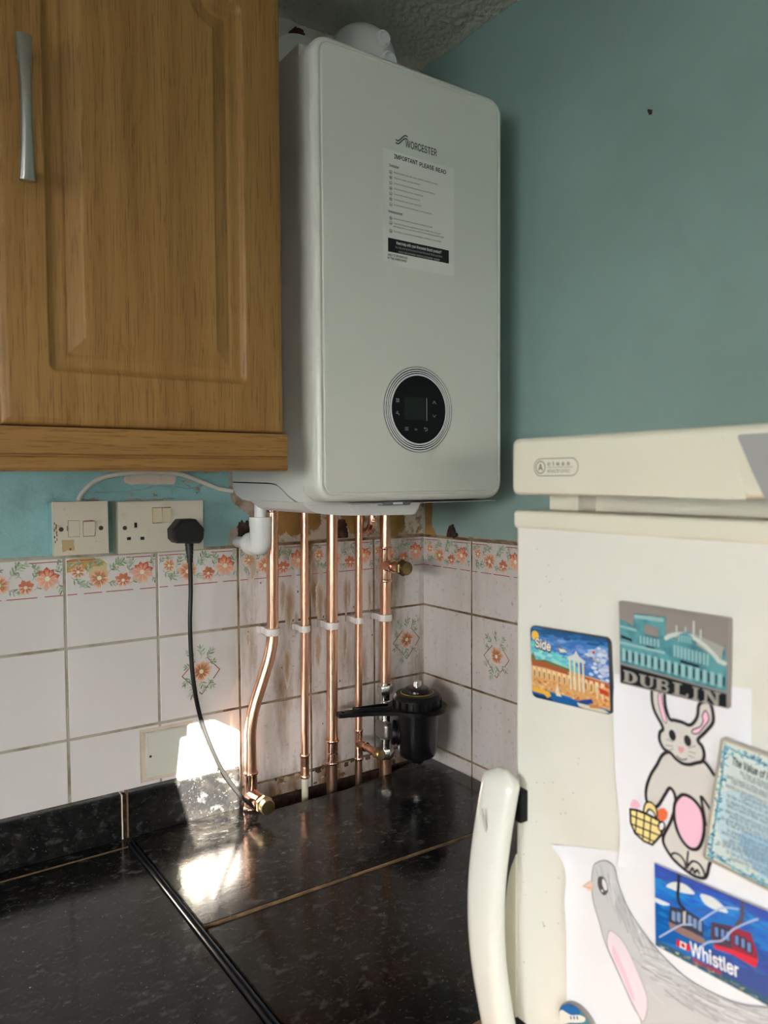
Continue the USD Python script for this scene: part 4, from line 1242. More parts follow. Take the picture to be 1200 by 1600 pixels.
# small relief pipe turning into the wall
rp_ = thing('relief_pipe', 'short copper relief pipe turning back into the wall behind the others', cat_, loc=(-.147, -.02, 1.42))
a_, b_, c_ = at(584, 800, 'y', -.045), at(581, 826, 'y', -.045), at(562, 834, 'y', .004)
obj('pipe', tube(bend([(a_[0], -.045, 1.486), (b_[0], -.045, b_[2]), (c_[0], .004, c_[2])], .022, 10), .0075, 20), M['copper_bright'], rp_)
obj('elbow', [coupling((a_[0], -.045, b_[2] + .012), .0075, .018)], M['copper_bright'], rp_, smooth=40)

# clips
CL = [('white plastic clip on the leftmost copper pipe', 424, 987, xa - .002, .0110), ('white plastic clip on the second copper pipe', 473, 982.5, -.3172, .0075), ('white plastic clip on the thick middle copper pipe', 518, 977, -.2558, .0110), ('white plastic clip on the fourth copper pipe', 558, 969.5, -.1935, .0075), ('white plastic clip on the rightmost copper pipe', 598, 965, -.1285, .0110)]
for lab_, u_, v_, x_, r_ in CL:
    z_c = at(u_, v_, 'y', PY)[2]
    ck = thing('pipe_clip', lab_, 'pipe clip', loc=(x_, 0, z_c), group='clips on the copper pipes')
    h = .0135 if r_ > .01 else .0120
    hh = h / 2
    obj('ring', lathe([(r_ + .0002, -hh), (r_ + .0034, -hh), (r_ + .0038, -hh + .001), (r_ + .0038, hh - .001), (r_ + .0034, hh), (r_ + .0002, hh), (r_ + .0002, -hh)], (x_, PY, z_c), (0, 0, 1), 28), M['clip_plastic'], ck, smooth=40)
    obj('foot', [rbox(x_ - r_ * .95, x_ + r_ * .95, PY + r_ + .001, -.0005, z_c - hh, z_c + hh, .001, 8), rbox(x_ - r_ - .0035, x_ + r_ + .0035, -.008, -.0005, z_c - hh, z_c + hh, .001, 8)], M['clip_plastic'], ck)

# condensate waste
cw = thing('waste_elbow', 'white plastic waste pipe elbow below the left of the boiler', 'waste pipe', loc=(-.43, -.085, 1.41))
CY = -.082
wx = at(407, 825, 'y', CY)[0]
z_top, z_s0, z_s1 = 1.486, at(406, 808, 'y', CY)[2], at(406, 838, 'y', CY)[2]
obj('pipe', tube([(wx, CY, z_top), (wx, CY, z_s0 - .01)], .0108, 24), M['white_plastic'], cw)
R = .0192
zj = z_s1 + .002
soc = lathe([(.011, z_s0 - zj), (R + .0008, z_s0 - zj), (R + .0012, z_s0 - zj - .004), (R + .0008, z_s0 - zj - .016), (R, z_s0 - zj - .017), (R, 0)], (wx, CY, zj), (0, 0, 1), 32)
arc = tube(bend([(wx, CY, zj + .001), (wx, CY, zj - .017), (wx - .002, CY + .024, zj - .017)], .017, 12), R, 32)
soc2 = lathe([(R, -.002), (R + .0016, 0), (R + .0020, .010), (R + .0008, .017), (.010, .017)], (wx - .002, CY + .022, zj - .017), (-.05, 1, 0), 32)
obj('elbow', [soc, arc, soc2], M['white_plastic'], cw, smooth=40)
obj('tail', tube([(wx - .004, CY + .045, zj - .017), (wx - .006, .004, zj - .017)], .0105, 24), M['white_plastic'], cw)

# ------------------------------------------------------------------ magnetic filter
FY = -.105
fx = at(652, 1130, 'y', FY)[0]
fz = lambda v: at(652, v, 'y', FY)[2]
fil = thing('system_filter', 'black magnetic system filter with a silver bleed valve on top', 'filter', loc=(fx, FY, fz(1180)))
rcn, rdk = .0450, .0565
zt_, zd, zb2, zk = fz(1078), fz(1106), fz(1181), fz(1190)
h = zd - zb2
obj('canister', lathe([(0, 0), (.030, 0), (.036, .004), (.039, .014), (.0405, .03), (rcn - .0015, h - .004), (rcn, h), (0, h)], (fx, FY, zb2), (0, 0, 1), 48), M['black_gloss'], fil, smooth=40)
obj('flange', lathe([(0, 0), (rcn + .001, 0), (rcn + .004, .002), (rcn + .004, .006), (0, .006)], (fx, FY, zd - .003), (0, 0, 1), 48), M['black_plastic'], fil, smooth=40)
# lid with grip scallops
lidp = []
for k in range(96):
    an = 2 * math.pi * k / 96
    lidp.append((fx + (.0480 + .0016 * (1 if (k // 4) % 2 else -1)) * math.cos(an), FY + (.0480 + .0016 * (1 if (k // 4) % 2 else -1)) * math.sin(an)))
lz = zd + .0040
obj('lid', [slab(Polygon(lidp), xy(lz), 0, .018), lathe([(0, 0), (.0485, 0), (.0470, .005), (.043, .010), (.030, .012), (0, .012)], (fx, FY, lz + .017), (0, 0, 1), 64)], M['black_plastic'], fil, smooth=30)
ltop = lz + .017 + .012
obj('ring_print', lathe([(.0335, 0), (.0335, .0006), (.0322, .0009), (.0322, 0)], (fx, FY, ltop - .0006), (0, 0, 1), 64), M['yellow_print'], fil, label='thin yellow ring')
obj('cap', lathe([(0, .010), (.020, .010), (.0235, .008), (.0250, .004), (.0255, -.003), (0, -.003)], (fx, FY, ltop), (0, 0, 1), 40), M['black_gloss'], fil, smooth=40)
obj('bleed_valve', lathe([(0, .011), (.004, .011), (.004, .013), (.0085, .013), (.0090, .012), (.0090, -.002), (0, -.002)], (fx, FY, ltop + .009), (0, 0, 1), 28), M['chrome'], fil, smooth=40, label='silver bleed valve')
obj('drain_boss', [lathe([(0, 0), (.013, 0), (.0155, .004), (.0155, .013), (0, .013)], (fx, FY, zb2 - .0115), (0, 0, 1), 24)], M['black_plastic'], fil, smooth=40)
obj('drain_screw', lathe([(0, 0), (.008, 0), (.009, .002), (.009, .008), (0, .008)], (fx, FY, zb2 - .0170), (0, 0, 1), 24), M['chrome'], fil, smooth=40)
# inlet with grip ring to the valve
c0 = at(611, 1144, 'y', -.076)
c1 = np.array([fx, FY, c0[2] - .004])
dd = (c1 - c0) / np.linalg.norm(c1 - c0)
obj('inlet', [lathe([(0, 0), (.019, 0), (.0235, .002), (.0245, .005), (.0245, .009), (.0225, .010), (.0225, .012), (.0245, .013), (.0245, .017), (.0225, .018), (.0225, .020), (.0245, .021), (.0240, .026), (.019, .029), (.019, .05)], c0, dd, 32)], M['black_plastic'], fil, smooth=40, label='black ribbed inlet nut')
# spanner round the filter neck
sy0 = FY
az = zd + .0005
ta_ = at(530, 1117, 'y', -.058)
tip = np.array([ta_[0], -.058])
ctr = np.array([fx, FY])
ring = Point(*ctr).buffer(.0598, quad_segs=20)
dv = (tip - ctr) / np.linalg.norm(tip - ctr)
nv = np.array([-dv[1], dv[0]])
Lh = np.linalg.norm(tip - ctr)
arm = Polygon([tuple(ctr + nv * .040 + dv * .025), tuple(ctr + nv * .018 + dv * .085), tuple(ctr + nv * .013 + dv * .105), tuple(ctr + nv * .011 + dv * .130), tuple(tip + nv * .009 - dv * .02), tuple(tip + nv * .008), tuple(tip - nv * .008), tuple(tip - nv * .009 - dv * .02), tuple(ctr - nv * .012 + dv * .10), tuple(ctr - nv * .022 + dv * .075), tuple(ctr - nv * .042 + dv * .025)]).buffer(.003)
shape = unary_union([ring, arm]).difference(Point(*ctr).buffer(.0505, quad_segs=20)).difference(Point(*(tip - dv * .008)).buffer(.0035))
span = thing('filter_spanner', 'flat black plastic spanner fitted round the filter lid, crossing two pipes', 'spanner', loc=(fx, FY, az))
tilt_fn = lambda p: np.stack([p[:, 0], p[:, 1], az + p[:, 2] + .0000 * p[:, 0]], 1)
obj('plate', slab(shape, tilt_fn, -.0020, .0055), M['black_plastic'], span, smooth=False)
rib = LineString([tuple(ctr + dv * .060 + nv * .012), tuple(tip - dv * .03 + nv * .004)]).buffer(.0016).union(LineString([tuple(ctr + dv * .060 - nv * .012), tuple(tip - dv * .03 - nv * .004)]).buffer(.0016))
obj('rib', slab(rib, tilt_fn, .0055, .0120), M['black_plastic'], span, smooth=False)

# ------------------------------------------------------------------ switches
def faceplate(x0, x1, z0, z1, y, par, mm, th=.006):
    p = sbox(x0, z0, x1, z1)
    obj('plate', [slab(p, xz(y + th), 0, th - .002), slab(p.buffer(-.0012), xz(y + th), th - .002, th)], M[mm], par, smooth=False)


def screw(x, z, y, par):
    sc_ = obj('screw', [lathe([(0, .0006), (.0028, .0006), (.0036, .0002), (.0036, -.001), (0, -.001)], (x, y, z), (0, -1, 0), 20)], M['screw'], par)


fs = thing('fused_spur', 'stained cream fused spur switch left of the socket', 'switch', loc=(-.722, -.02, 1.407))
YS = -.040
fx0, fx1, fz0, fz1 = -.7640, -.6800, 1.4070, 1.4925
obj('back_box', rbox(fx0 + .0005, fx1 - .0005, YS + .006, PW - .001, fz0 + .0005, fz1 - .0005, .002, 8), M['turquoise_old'], fs, label='back box painted over in turquoise')
obj('back_rim', bx(fx0 + .0002, fx1 - .0002, YS + .0055, YS + .013, fz0 + .0002, fz1 - .0002), M['cream_rim'], fs, smooth=False)
faceplate(fx0, fx1, fz0, fz1, YS, fs, 'cream_switch')


def sp_(u, v, y=YS):
    return at(u, v, 'y', y)[[0, 2]]


for u, v in ((95.5, 827.3), (157.7, 825)):
    a, b = sp_(u, v)
    screw(a, b, YS, fs)
(a, b), (a2, b2) = sp_(107, 839), sp_(123.5, 813.5)
obj('fuse_holder', slab(sbox(a, b, a2, b2), xz(YS), 0, .0012), M['cream_switch'], fs, smooth=False)
obj('fuse_outline', slab(sbox(a, b, a2, b2).buffer(.0005).difference(sbox(a, b, a2, b2)), xz(YS), 0, .0003), M['screw'], fs, smooth=False)
a, b = sp_(105.3, 826)
obj('fuse_slot', slab(sbox(a - .001, b - .0035, a + .0006, b + .0045), xz(YS), 0, .0004), M['grey_latch'], fs, smooth=False)
(a, b), (a2, b2) = sp_(130.5, 838), sp_(147.5, 814)
rk = obj('rocker', remap(trimesh.Trimesh([(a, b, 0), (a2, b, 0), (a2, b2, 0), (a, b2, 0), (a + .0003, b + .0005, .0012), (a2 - .0003, b + .0005, .0012), (a2, b2 - .0008, .0045), (a, b2 - .0008, .0045)],
    [[0, 2, 1], [0, 3, 2], [4, 5, 6], [4, 6, 7], [0, 1, 5], [0, 5, 4], [1, 2, 6], [1, 6, 5], [2, 3, 7], [2, 7, 6], [3, 0, 4], [3, 4, 7]], process=False), xz(YS)), M['cream_switch'], fs, smooth=False)
obj('rocker_mark', slab(sbox(a + .001, b2 + .0001, a2 - .002, b2 + .0012), xz(YS), 0, .0012), mat('red_mark', (0.20, 0.02, 0.02), .5), fs, smooth=False, label='red mark above the rocker')
obj('rocker_outline', slab(sbox(a, b, a2, b2).buffer(.0006).difference(sbox(a, b, a2, b2)), xz(YS), 0, .0003), M['screw'], fs, smooth=False)
sa = Art(xz(YS), .00025)
(a, b), (a2, b2) = sp_(97, 862), sp_(116, 844)
sa.poly(ragged([(a, b), (a2, b), (a2, b2), (a, b2)], .0015, .002, 11), (190, 165, 120))
sa.poly(ragged([(a, b2 - .0012), (a2, b2 - .0012), (a2, b2 + .001), (a, b2 + .001)], .0008, .001, 12), (196, 160, 112), 1)
sa.disc(*sp_(110, 858), .0016, (110, 72, 40), 2)
for (u, v, r) in ((113.5, 836, .0009), (121, 832, .0005), (150, 846, .0006), (135, 822, .0008), (138, 828, .0006), (156, 846, .0005)):
    sa.disc(*sp_(u, v), r, (140, 96, 56), 2)
for k in range(9):
    u, v = 86 + rng.uniform(-1.5, 3), 818 + k * 3.6
    sa.poly(ragged([tuple(sp_(u + i, v + j)) for i, j in ((-.7, -2), (.8, -2), (.7, 2), (-.8, 2))], .0006, .0008, 30 + k), (70, 58, 48), 2)
sa.build('stain', fs, kind='stuff')

ds = thing('double_socket', 'cream double socket with one black plug in it', 'socket', loc=(-.592, -.02, 1.405))
sx0, sx1, sz0, sz1 = -.6645, -.5185, 1.4045, 1.4905
YD = -.041
obj('back_box', rbox(sx0 + .001, sx1 - .001, YD + .006, PW - .001, sz0 + .001, sz1 - .001, .002, 8), M['cream_rim'], ds)
obj('back_rim', bx(sx0 + .0003, sx1 - .0003, YD + .0055, YD + .016, sz0 + .0003, sz1 - .0003), M['cream_socket'], ds, smooth=False)
faceplate(sx0, sx1, sz0, sz1, YD, ds, 'cream_socket', .007)
a, b = at(195, 825, 'y', YD)[[0, 2]]
screw(a, b, YD, ds)
for (u, v, w_, h_) in ((212, 820.5, .0022, .0042), (201.5, 841.5, .0032, .0024), (222.5, 841, .0032, .0024)):
    a, b = at(u, v, 'y', YD)[[0, 2]]
    obj('pin_slot', slab(sbox(a - w_, b - h_, a + w_, b + h_), xz(YD), 0, .0003), M['dark_gap'], ds, smooth=False)
(a, b), (a2, b2) = at(238.5, 817, 'y', YD)[[0, 2]], at(266, 793, 'y', YD)[[0, 2]]
obj('rocker_outline', slab(sbox(a - .0004, b - .0008, a2 + .0007, b2 + .0010), xz(YD), 0, .0003), M['screw'], ds, smooth=False)  # dark backing painted in for the shading round the rockers
for k, (u0_, u1_) in enumerate(((238.5, 252.2), (253, 266))):
    (a, b), (a2, b2) = at(u0_, 817, 'y', YD)[[0, 2]], at(u1_, 793, 'y', YD)[[0, 2]]
    hb_, ht_ = ((.0048, .0012) if k == 0 else (.0012, .0048))
    obj('rocker', remap(trimesh.Trimesh([(a, b, 0), (a2, b, 0), (a2, b2, 0), (a, b2, 0), (a, b + .0004, hb_), (a2, b + .0004, hb_), (a2, b2 - .0004, ht_), (a, b2 - .0004, ht_)],
        [[0, 2, 1], [0, 3, 2], [4, 5, 6], [4, 6, 7], [0, 1, 5], [0, 5, 4], [1, 2, 6], [1, 6, 5], [2, 3, 7], [2, 7, 6], [3, 0, 4], [3, 4, 7]], process=False), xz(YD)), M['cream_rocker'], ds, smooth=False)

# plug and its flex
pg = thing('plug', 'black mains plug in the right side of the double socket, flex hanging down', 'plug', loc=(-.54, -.06, 1.41))
YP = -.078
ol = [at(u, v, 'y', YP)[[0, 2]] for u, v in ((285, 812), (309, 811), (322, 826), (321, 842), (316, 850), (279, 850), (273, 844), (272, 828))]
ol = np.array(ol)
sm = Polygon(ol).buffer(-.0018).buffer(.0018, quad_segs=4)
big = affinity.scale(sm, 1.0, 1.0)
lay = []
for h_, k in ((0, -.0008), (.004, 0), (.026, 0), (.031, -.0012), (.034, -.0035)):
    q_ = sm.buffer(k) if k else sm
    lay.append((h_, q_))
n_ = 60
V = []
for h_, q_ in lay:
    e_ = q_.exterior
    st = e_.project(Point(*ol[0]))
    V.append([(*e_.interpolate((st + e_.length * i / n_) % e_.length).coords[0], h_) for i in range(n_)])
V = np.array(V).reshape(-1, 3)
f = []
for i in range(len(lay) - 1):
    for k in range(n_):
        p, q = i * n_ + k, i * n_ + (k + 1) % n_
        f += [[p, q, q + n_], [p, q + n_, p + n_]]
c_ = np.array([[*sm.centroid.coords[0], lay[0][0]], [*sm.centroid.coords[0], lay[-1][0]]])
V = np.vstack([V, c_])
for k in range(n_):
    f += [[len(V) - 2, (k + 1) % n_, k], [len(V) - 1, (len(lay) - 1) * n_ + k, (len(lay) - 1) * n_ + (k + 1) % n_]]
pm = trimesh.Trimesh(V, np.array(f), process=False)
pm = remap(pm, xz(YD - .0003))
pm.fix_normals()
obj('plug_body', pm, M['black_rubber'], pg, smooth=35)
yc = YD - .020
c0 = at(295.5, 848, 'y', yc)
c1 = at(297, 880, 'y', yc)
rel_ = [(r_, -t_) for r_, t_ in ()]
segs = []
L_ = c0[2] - c1[2]
prof_ = [(.0072, 0)]
for k in range(5):
    t0_ = L_ * (k / 5)
    rr_ = .0072 - .0028 * k / 5
    prof_ += [(rr_, t0_ + .0005), (rr_, t0_ + L_ / 5 - .0014), (rr_ - .0009, t0_ + L_ / 5 - .001), (rr_ - .0009, t0_ + L_ / 5 - .0002)]
prof_.append((0, L_))
obj('strain_relief', lathe(prof_, c0, (c1 - c0) / np.linalg.norm(c1 - c0), 20), M['black_rubber'], pg, smooth=40)
path_px = [(297, 876, yc), (298, 920, yc + .001), (297, 970, yc), (298.5, 1020, yc - .001), (303, 1070, yc - .002), (313, 1120, yc), (331, 1170, yc - .006), (350, 1208, -.064), (372, 1238, -.060), (390, 1256, -.056), (402, 1264, -.0555)]
cab = curve([at(u, v, 'y', y_) for u, v, y_ in path_px], 10)
cab[:, 2] = np.maximum(cab[:, 2], ZW + .0045)
obj('flex', tube(cab, .0037, 14), M['black_flex'], pg, label='thin black flex')

# white boiler cable
wc = [at(u, v, 'y', y_) for u, v, y_ in ((122, 783, -.018), (130, 768, -.013), (150, 751, -.009), (180, 742, -.008), (215, 738.5, -.008), (255, 738, -.008), (285, 742, -.008), (315, 753, -.008), (340, 763, -.010), (364, 767.5, -.016))]
obj('boiler_cable', tube(curve(wc, 8), .0040, 14), M['white_cable'], label='white flex arching over the socket to the boiler', cat='cable')

# ------------------------------------------------------------------ fridge
DX = -.510
FL, FR = -.7995, -1.3300       # left and right edge (y)
fri = thing('fridge', 'cream fridge freezer covered in magnets and drawings', 'fridge', loc=(-.26, -1.06, 0))
ZP0, ZP1 = 1.5100, 1.5630
ZD1 = 1.4950
obj('cabinet', [bx(-.4400, -.03, FR, -.8355, .02, 1.5585), bx(-.4640, -.03, -.8350, -.8000, .02, 1.5585)], M['fridge_frame'], fri, smooth=False)
for y in (FR + .02, -.86):
    obj('foot', bx(-.45, -.05, y, y + .04, 0, .02), M['black_plastic'], fri, smooth=False)
door = obj('door', rbox(DX, -.4700, FR, FL, .64, ZD1, .0055, 16), M['fridge_cream'], fri, smooth=40)
obj('top_cap', rbox(DX - .0022, -.4720, FR - .001, FL + .0012, ZD1 - .0160, ZD1 + .0006, .0035, 16), M['fridge_frame'], door, smooth=40, label='plain cap along the top edge of the door')
obj('seal', bx(-.4695, -.4640, FR + .005, FL - .005, .645, ZD1 - .01), M['seal_grey'], fri, smooth=False)
obj('lower_door', rbox(DX, -.4700, FR, FL, .06, .632, .0055, 16), M['fridge_cream'], fri, smooth=40)
# top panel
pan = obj('top_panel', rbox(DX - .004, -.4650, FR, FL + .002, ZP0, ZP1 - .001, .006, 16), M['fridge_frame'], fri, smooth=40)
obj('top_cover', bx(-.50, -.03, FR + .003, -.803, 1.5590, 1.5620), M['fridge_frame'], fri, smooth=False)


def fpx(pts, x=DX):
    return [(-at(u, v, 'x', x)[1], at(u, v, 'x', x)[2]) for u, v in pts]


XP = DX - .004
MID_ = 1.0625             # the panel is symmetrical about the middle of the fridge
ins = Polygon(fpx([(811, 692), (1128, 680), (1138, 700), (1152, 735), (1168, 778), (1160, 781), (811, 768)], XP))
for q_ in (ins, affinity.scale(ins, -1, 1, origin=(MID_, 0))):
    obj('panel_field', slab(q_.buffer(-.001).buffer(.001), yz(XP), 0, .0008), M['fridge_frame'], pan, smooth=False, label='raised cream field of the top panel')
gl_ = fpx([(1152, 679), (1162, 702), (1178, 740), (1198, 782)], XP)
zt_, zb_2 = gl_[0][1], gl_[-1][1]
gp = Polygon(gl_ + [(2 * MID_ - a_, b_) for a_, b_ in gl_[::-1]])
obj('grey_insert', slab(gp.buffer(-.002).buffer(.002), yz(XP), 0, .0012), M['fridge_grey'], pan, smooth=False, label='grey centre insert')
bd = Art(yz(XP - .0008), .0002)
(a0, b0), (a1, b1) = fpx([(835.5, 730.5)], XP)[0], fpx([(905, 730.5)], XP)[0]
bh = (fpx([(870, 716)], XP)[0][1] - fpx([(870, 744.5)], XP)[0][1])
pill = LineString([(a0 + bh / 2, b0), (a1 - bh / 2, b0)]).buffer(bh / 2, quad_segs=12)
GB = (128, 124, 112)
bd.poly(pill.difference(pill.buffer(-.0007)), GB)
ca = (a0 + bh * .50, b0)
bd.poly(Point(ca).buffer(bh * .37, quad_segs=10).difference(Point(ca).buffer(bh * .31, quad_segs=10)), GB)
bd.text('A', ca[0], ca[1] - bh * .17, bh * .36, (96, 92, 84), center=True, bold=True)
bd.text('c l a s s', a0 + bh * 1.02, b0 + bh * .10, bh * .20, (104, 100, 92), width=(a1 - a0) * .50, bold=True)
bd.text('electronic', a0 + bh * 1.02, b0 - bh * .30, bh * .22, (128, 124, 114), width=(a1 - a0) * .50)
bd.line([(a0 + bh * 1.0, b0 - .0001), (a1 - bh * .38, b0 - .0001)], .0004, GB)
bd.build('badge_print', pan)

# bow handle on the door's left side
hz_ = np.linspace(1.252, .982, 44)
tt = np.linspace(0, 1, 44)
V = []
for i in range(44):
    t = tt[i]
    bow = math.sin(math.pi * min(max(t, 0), 1)) ** 1.05
    xo = -.5250 - .0175 * bow
    endt = min(t, 1 - t)
    cap_ = math.sqrt(max(1 - (1 - min(endt / .05, 1)) ** 2, .0))
    wy = .0215 * (.30 + .70 * cap_)
    tx_ = .0100 * (.35 + .65 * cap_)
    yc_ = -.7990 + .0045 * bow
    for k in range(20):
        an = 2 * math.pi * k / 20
        c_, s_ = math.cos(an), math.sin(an)
        V.append((xo + tx_ * math.copysign(abs(c_) ** .75, c_), yc_ + wy * math.copysign(abs(s_) ** .75, s_), hz_[i]))
f = []
for i in range(43):
    for k in range(20):
        p, q = i * 20 + k, i * 20 + (k + 1) % 20
        f += [[p, q, q + 20], [p, q + 20, p + 20]]
for k in range(1, 19):
    f += [[0, k, k + 1], [43 * 20, 43 * 20 + k + 1, 43 * 20 + k]]
hm = trimesh.Trimesh(np.array(V), np.array(f), process=False)
hm.fix_normals()
hnd = obj('door_handle', hm, M['fridge_handle'], fri, smooth=60, label='glossy cream bow handle')
hb_ = at(811, 1243, 'x', DX)
gpl = Polygon(curve(PXL := [(-at(u, v, 'x', -.512)[1], at(u, v, 'x', -.512)[2]) for u, v in ((806, 1335), (796, 1365), (789, 1420), (788.5, 1470), (792, 1530), (806, 1592))], 6))
obj('grip_plate', slab(gpl, yz(-.509), 0, .003), M['fridge_frame'], hnd, smooth=False)
for z_ in (1.2040, .9780):
    obj('handle_bracket', rbox(DX - .009, DX + .002, -.8165, -.8020, z_, z_ + .030, .0015, 8), M['black_plastic'], hnd, label='black handle bracket')
obj('handle_scuff', lathe([(0, 0), (.0012, 0), (.0016, .012), (.0008, .03), (0, .03)], (-.5425, -.7975, 1.190), (-.24, 0, 1), 8), M['seal_grey'], hnd)
dm = Art(yz(DX), .0002)
for k in range(26):
    u, v = rng.choice([(rng.uniform(838, 905), rng.uniform(1180, 1310)), (rng.uniform(815, 885), rng.uniform(1330, 1590)), (rng.uniform(830, 900), rng.uniform(850, 960))])
    a, b = fpx([(u, v)])[0]
    dm.poly(ragged([(a - .0006, b - .0004), (a + .0006, b - .0005), (a + .0005, b + .0005), (a - .0005, b + .0004)], .0005, .0004, 90 + k), (168, 150, 120))
a, b = fpx([(850, 1445)])[0]
dm.line([(a - .001, b + .002), (a + .0005, b - .0015), (a + .0012, b - .0004)], .0006, (120, 84, 60))
dm.build('dirt_mark', door, kind='stuff')

# ------------------------------------------------------------------ things on the fridge door
def rounded(pts, r):
    p = Polygon(pts)
    return p.buffer(-r, join_style=2).buffer(r, quad_segs=5)


def P1(u, v):
    return fpx([(u, v)])[0]


def PX(pts):
    return fpx(pts)


# --- souvenir magnet SIDE
sm_o = rounded(PX([(832, 976), (956, 996), (961, 1117), (836, 1088)]), .0055)
c = sm_o.centroid
s1 = thing('fridge_magnet', 'glossy magnet with a harbour picture lettered Side, leftmost on the door', 'fridge magnet', loc=(DX, -c.x, c.y), group='magnets on the fridge door')
obj('body', [slab(sm_o, yz(DX), .0002, .0032), slab(sm_o.buffer(-.0008), yz(DX), .0032, .0038)], M['magnet_edge'], s1, smooth=False)
ar = Art(yz(DX), .0039)
cl = sm_o.buffer(-.0010)
ar.poly(cl, (58, 124, 196), 0)


def S(pts):
    """picture coordinates of the magnet, 0..100 across and 0..100 down"""
    q = [np.array(P1(*p)) for p in ((832, 976), (956, 996), (961, 1117), (836, 1088))]
    o = []
    for s_, t_ in pts:
        s_, t_ = s_ / 100, t_ / 100
        o.append(tuple((1 - t_) * ((1 - s_) * q[0] + s_ * q[1]) + t_ * ((1 - s_) * q[3] + s_ * q[2])))
    return o


ar.poly(S([(0, 0), (100, 0), (100, 6), (60, 10), (30, 8), (0, 14)]), (14, 84, 140), 1, cl)
ar.poly(S([(0, 22), (22, 26), (40, 36), (56, 40), (60, 54), (0, 50)]), (96, 208, 212), 1, cl, True)
ar.poly(S([(0, 34), (24, 38), (44, 46), (52, 54), (0, 54)]), (150, 226, 220), 2, cl, True)
rs = random.Random(21)
for k in range(170):
    x_, y_ = rs.uniform(-2, 100), rs.uniform(0, 52)
    if y_ > 20 + x_ * .30 and x_ < 56:
        col = rs.choice([(104, 206, 212), (126, 216, 216), (84, 190, 206), (158, 228, 222), (110, 190, 214)])
    elif y_ < 12:
        col = rs.choice([(18, 88, 146), (30, 104, 168), (24, 80, 130), (50, 120, 186)])
    else:
        col = rs.choice([(64, 128, 200), (82, 142, 210), (96, 150, 214), (52, 112, 186), (120, 164, 220), (104, 134, 206)])
    w2 = rs.uniform(5, 13)
    ar.poly(S([(x_, y_), (x_ + w2 * .4, y_ - 1.6), (x_ + w2, y_ - .6), (x_ + w2 * .8, y_ + 1.8), (x_ + w2 * .3, y_ + 2.2)]), col, 2, cl, True)
for k in range(60):
    x_, y_ = (rs.gauss(86, 7), rs.gauss(24, 5)) if k < 34 else (rs.gauss(88, 6), rs.gauss(44, 5))
    w2 = rs.uniform(4, 9)
    ar.poly(S([(x_, y_), (x_ + w2 * .4, y_ - 2), (x_ + w2, y_ - .4), (x_ + w2 * .7, y_ + 2.2), (x_ + w2 * .2, y_ + 2)]), rs.choice([(168, 192, 228), (196, 212, 234), (214, 226, 240), (148, 176, 220), (178, 186, 222)]), 3, cl, True)
for q in () and ([(58, 6), (76, 8), (88, 14), (70, 18), (58, 14)], [(66, 30), (90, 18), (99, 28), (98, 50), (84, 56), (76, 46)], [(20, 6), (40, 8), (46, 16), (30, 18)], [(74, 44), (88, 40), (99, 46), (99, 58), (80, 58)]):
    ar.poly(S(q), (126, 168, 224), 2, cl, True)
for q in () and ([(76, 16), (90, 14), (97, 20), (88, 30), (80, 28)], [(82, 36), (94, 34), (92, 48), (84, 50)]):
    ar.poly(S(q), (206, 222, 238), 3, cl, True)
ar.poly(S([(0, 52), (0, 88), (26, 86), (50, 88), (100, 94), (100, 60), (84, 56), (60, 54), (40, 50), (16, 46)]), (222, 168, 106), 4, cl)
ar.poly(S([(0, 44), (4, 36), (8, 46), (20, 44), (36, 47), (52, 50), (52, 55), (20, 50), (0, 51)]), (108, 112, 62), 5, cl)
ar.poly(S([(2, 47), (20, 48), (48, 53), (52, 59), (20, 55), (2, 55)]), (170, 88, 46), 6, cl)
ar.poly(S([(70, 56), (98, 60), (99, 66), (70, 62)]), (188, 92, 56), 6, cl)
rr = random.Random(3)
for i in range(14):
    x_ = 3 + i * 6.6
    y_ = 56 + i * .35
    ar.poly(S([(x_, y_), (x_ + 4.5, y_ + .4), (x_ + 4.5, y_ + 14), (x_, y_ + 13)]), (242, 212, 162), 7, cl)
    ar.poly(S([(x_ + 1.2, y_ + 13), (x_ + 1.2, y_ + 6), (x_ + 2.2, y_ + 4), (x_ + 3.4, y_ + 6), (x_ + 3.4, y_ + 13.5)]), (170, 110, 66), 8, cl)
for i in range(120):
    x_, y_ = rr.uniform(0, 98), rr.uniform(72, 89)
    w_ = rr.uniform(1.5, 4)
    ar.poly(S([(x_, y_), (x_ + w_, y_ + .3), (x_ + w_ * .9, y_ + rr.uniform(1.2, 2.6)), (x_, y_ + 2)]), rr.choice([(226, 150, 84), (206, 120, 60), (238, 184, 122), (186, 104, 58), (244, 206, 150)]), 9 + i % 3, cl)
for k, x_ in enumerate((52, 57.5, 63, 68)):
    ar.poly(S([(x_, 36), (x_ + 2.4, 36.5), (x_ + 2.6, 78), (x_, 77)]), (238, 230, 205), 12, cl)
    ar.poly(S([(x_ + 1.8, 36.5), (x_ + 2.4, 36.5), (x_ + 2.6, 78), (x_ + 2.0, 78)]), (150, 120, 92), 13, cl)
ar.poly(S([(50, 34), (58, 30), (61, 24), (65, 31), (72, 36), (72, 39), (50, 37)]), (214, 220, 216), 13, cl)
for x_ in (84, 90):
    ar.poly(S([(x_, 60), (x_ + 1.4, 60), (x_ + 1.4, 82), (x_, 82)]), (236, 224, 196), 12, cl)
ar.poly(S([(86, 66), (98, 70), (98, 76), (88, 74)]), (206, 70, 48), 12, cl)
ar.poly(S([(0, 90), (20, 88), (40, 88), (62, 92), (100, 95), (100, 101), (0, 101)]), (24, 96, 160), 14, cl)
ar.poly(S([(0, 94), (20, 94), (30, 97), (20, 101), (0, 101)]), (16, 46, 92), 15, cl)
ar.poly(S([(0, 87), (4, 85), (25, 87), (27, 92), (22, 96), (18, 92), (2, 91)]), (244, 188, 60), 16, cl)
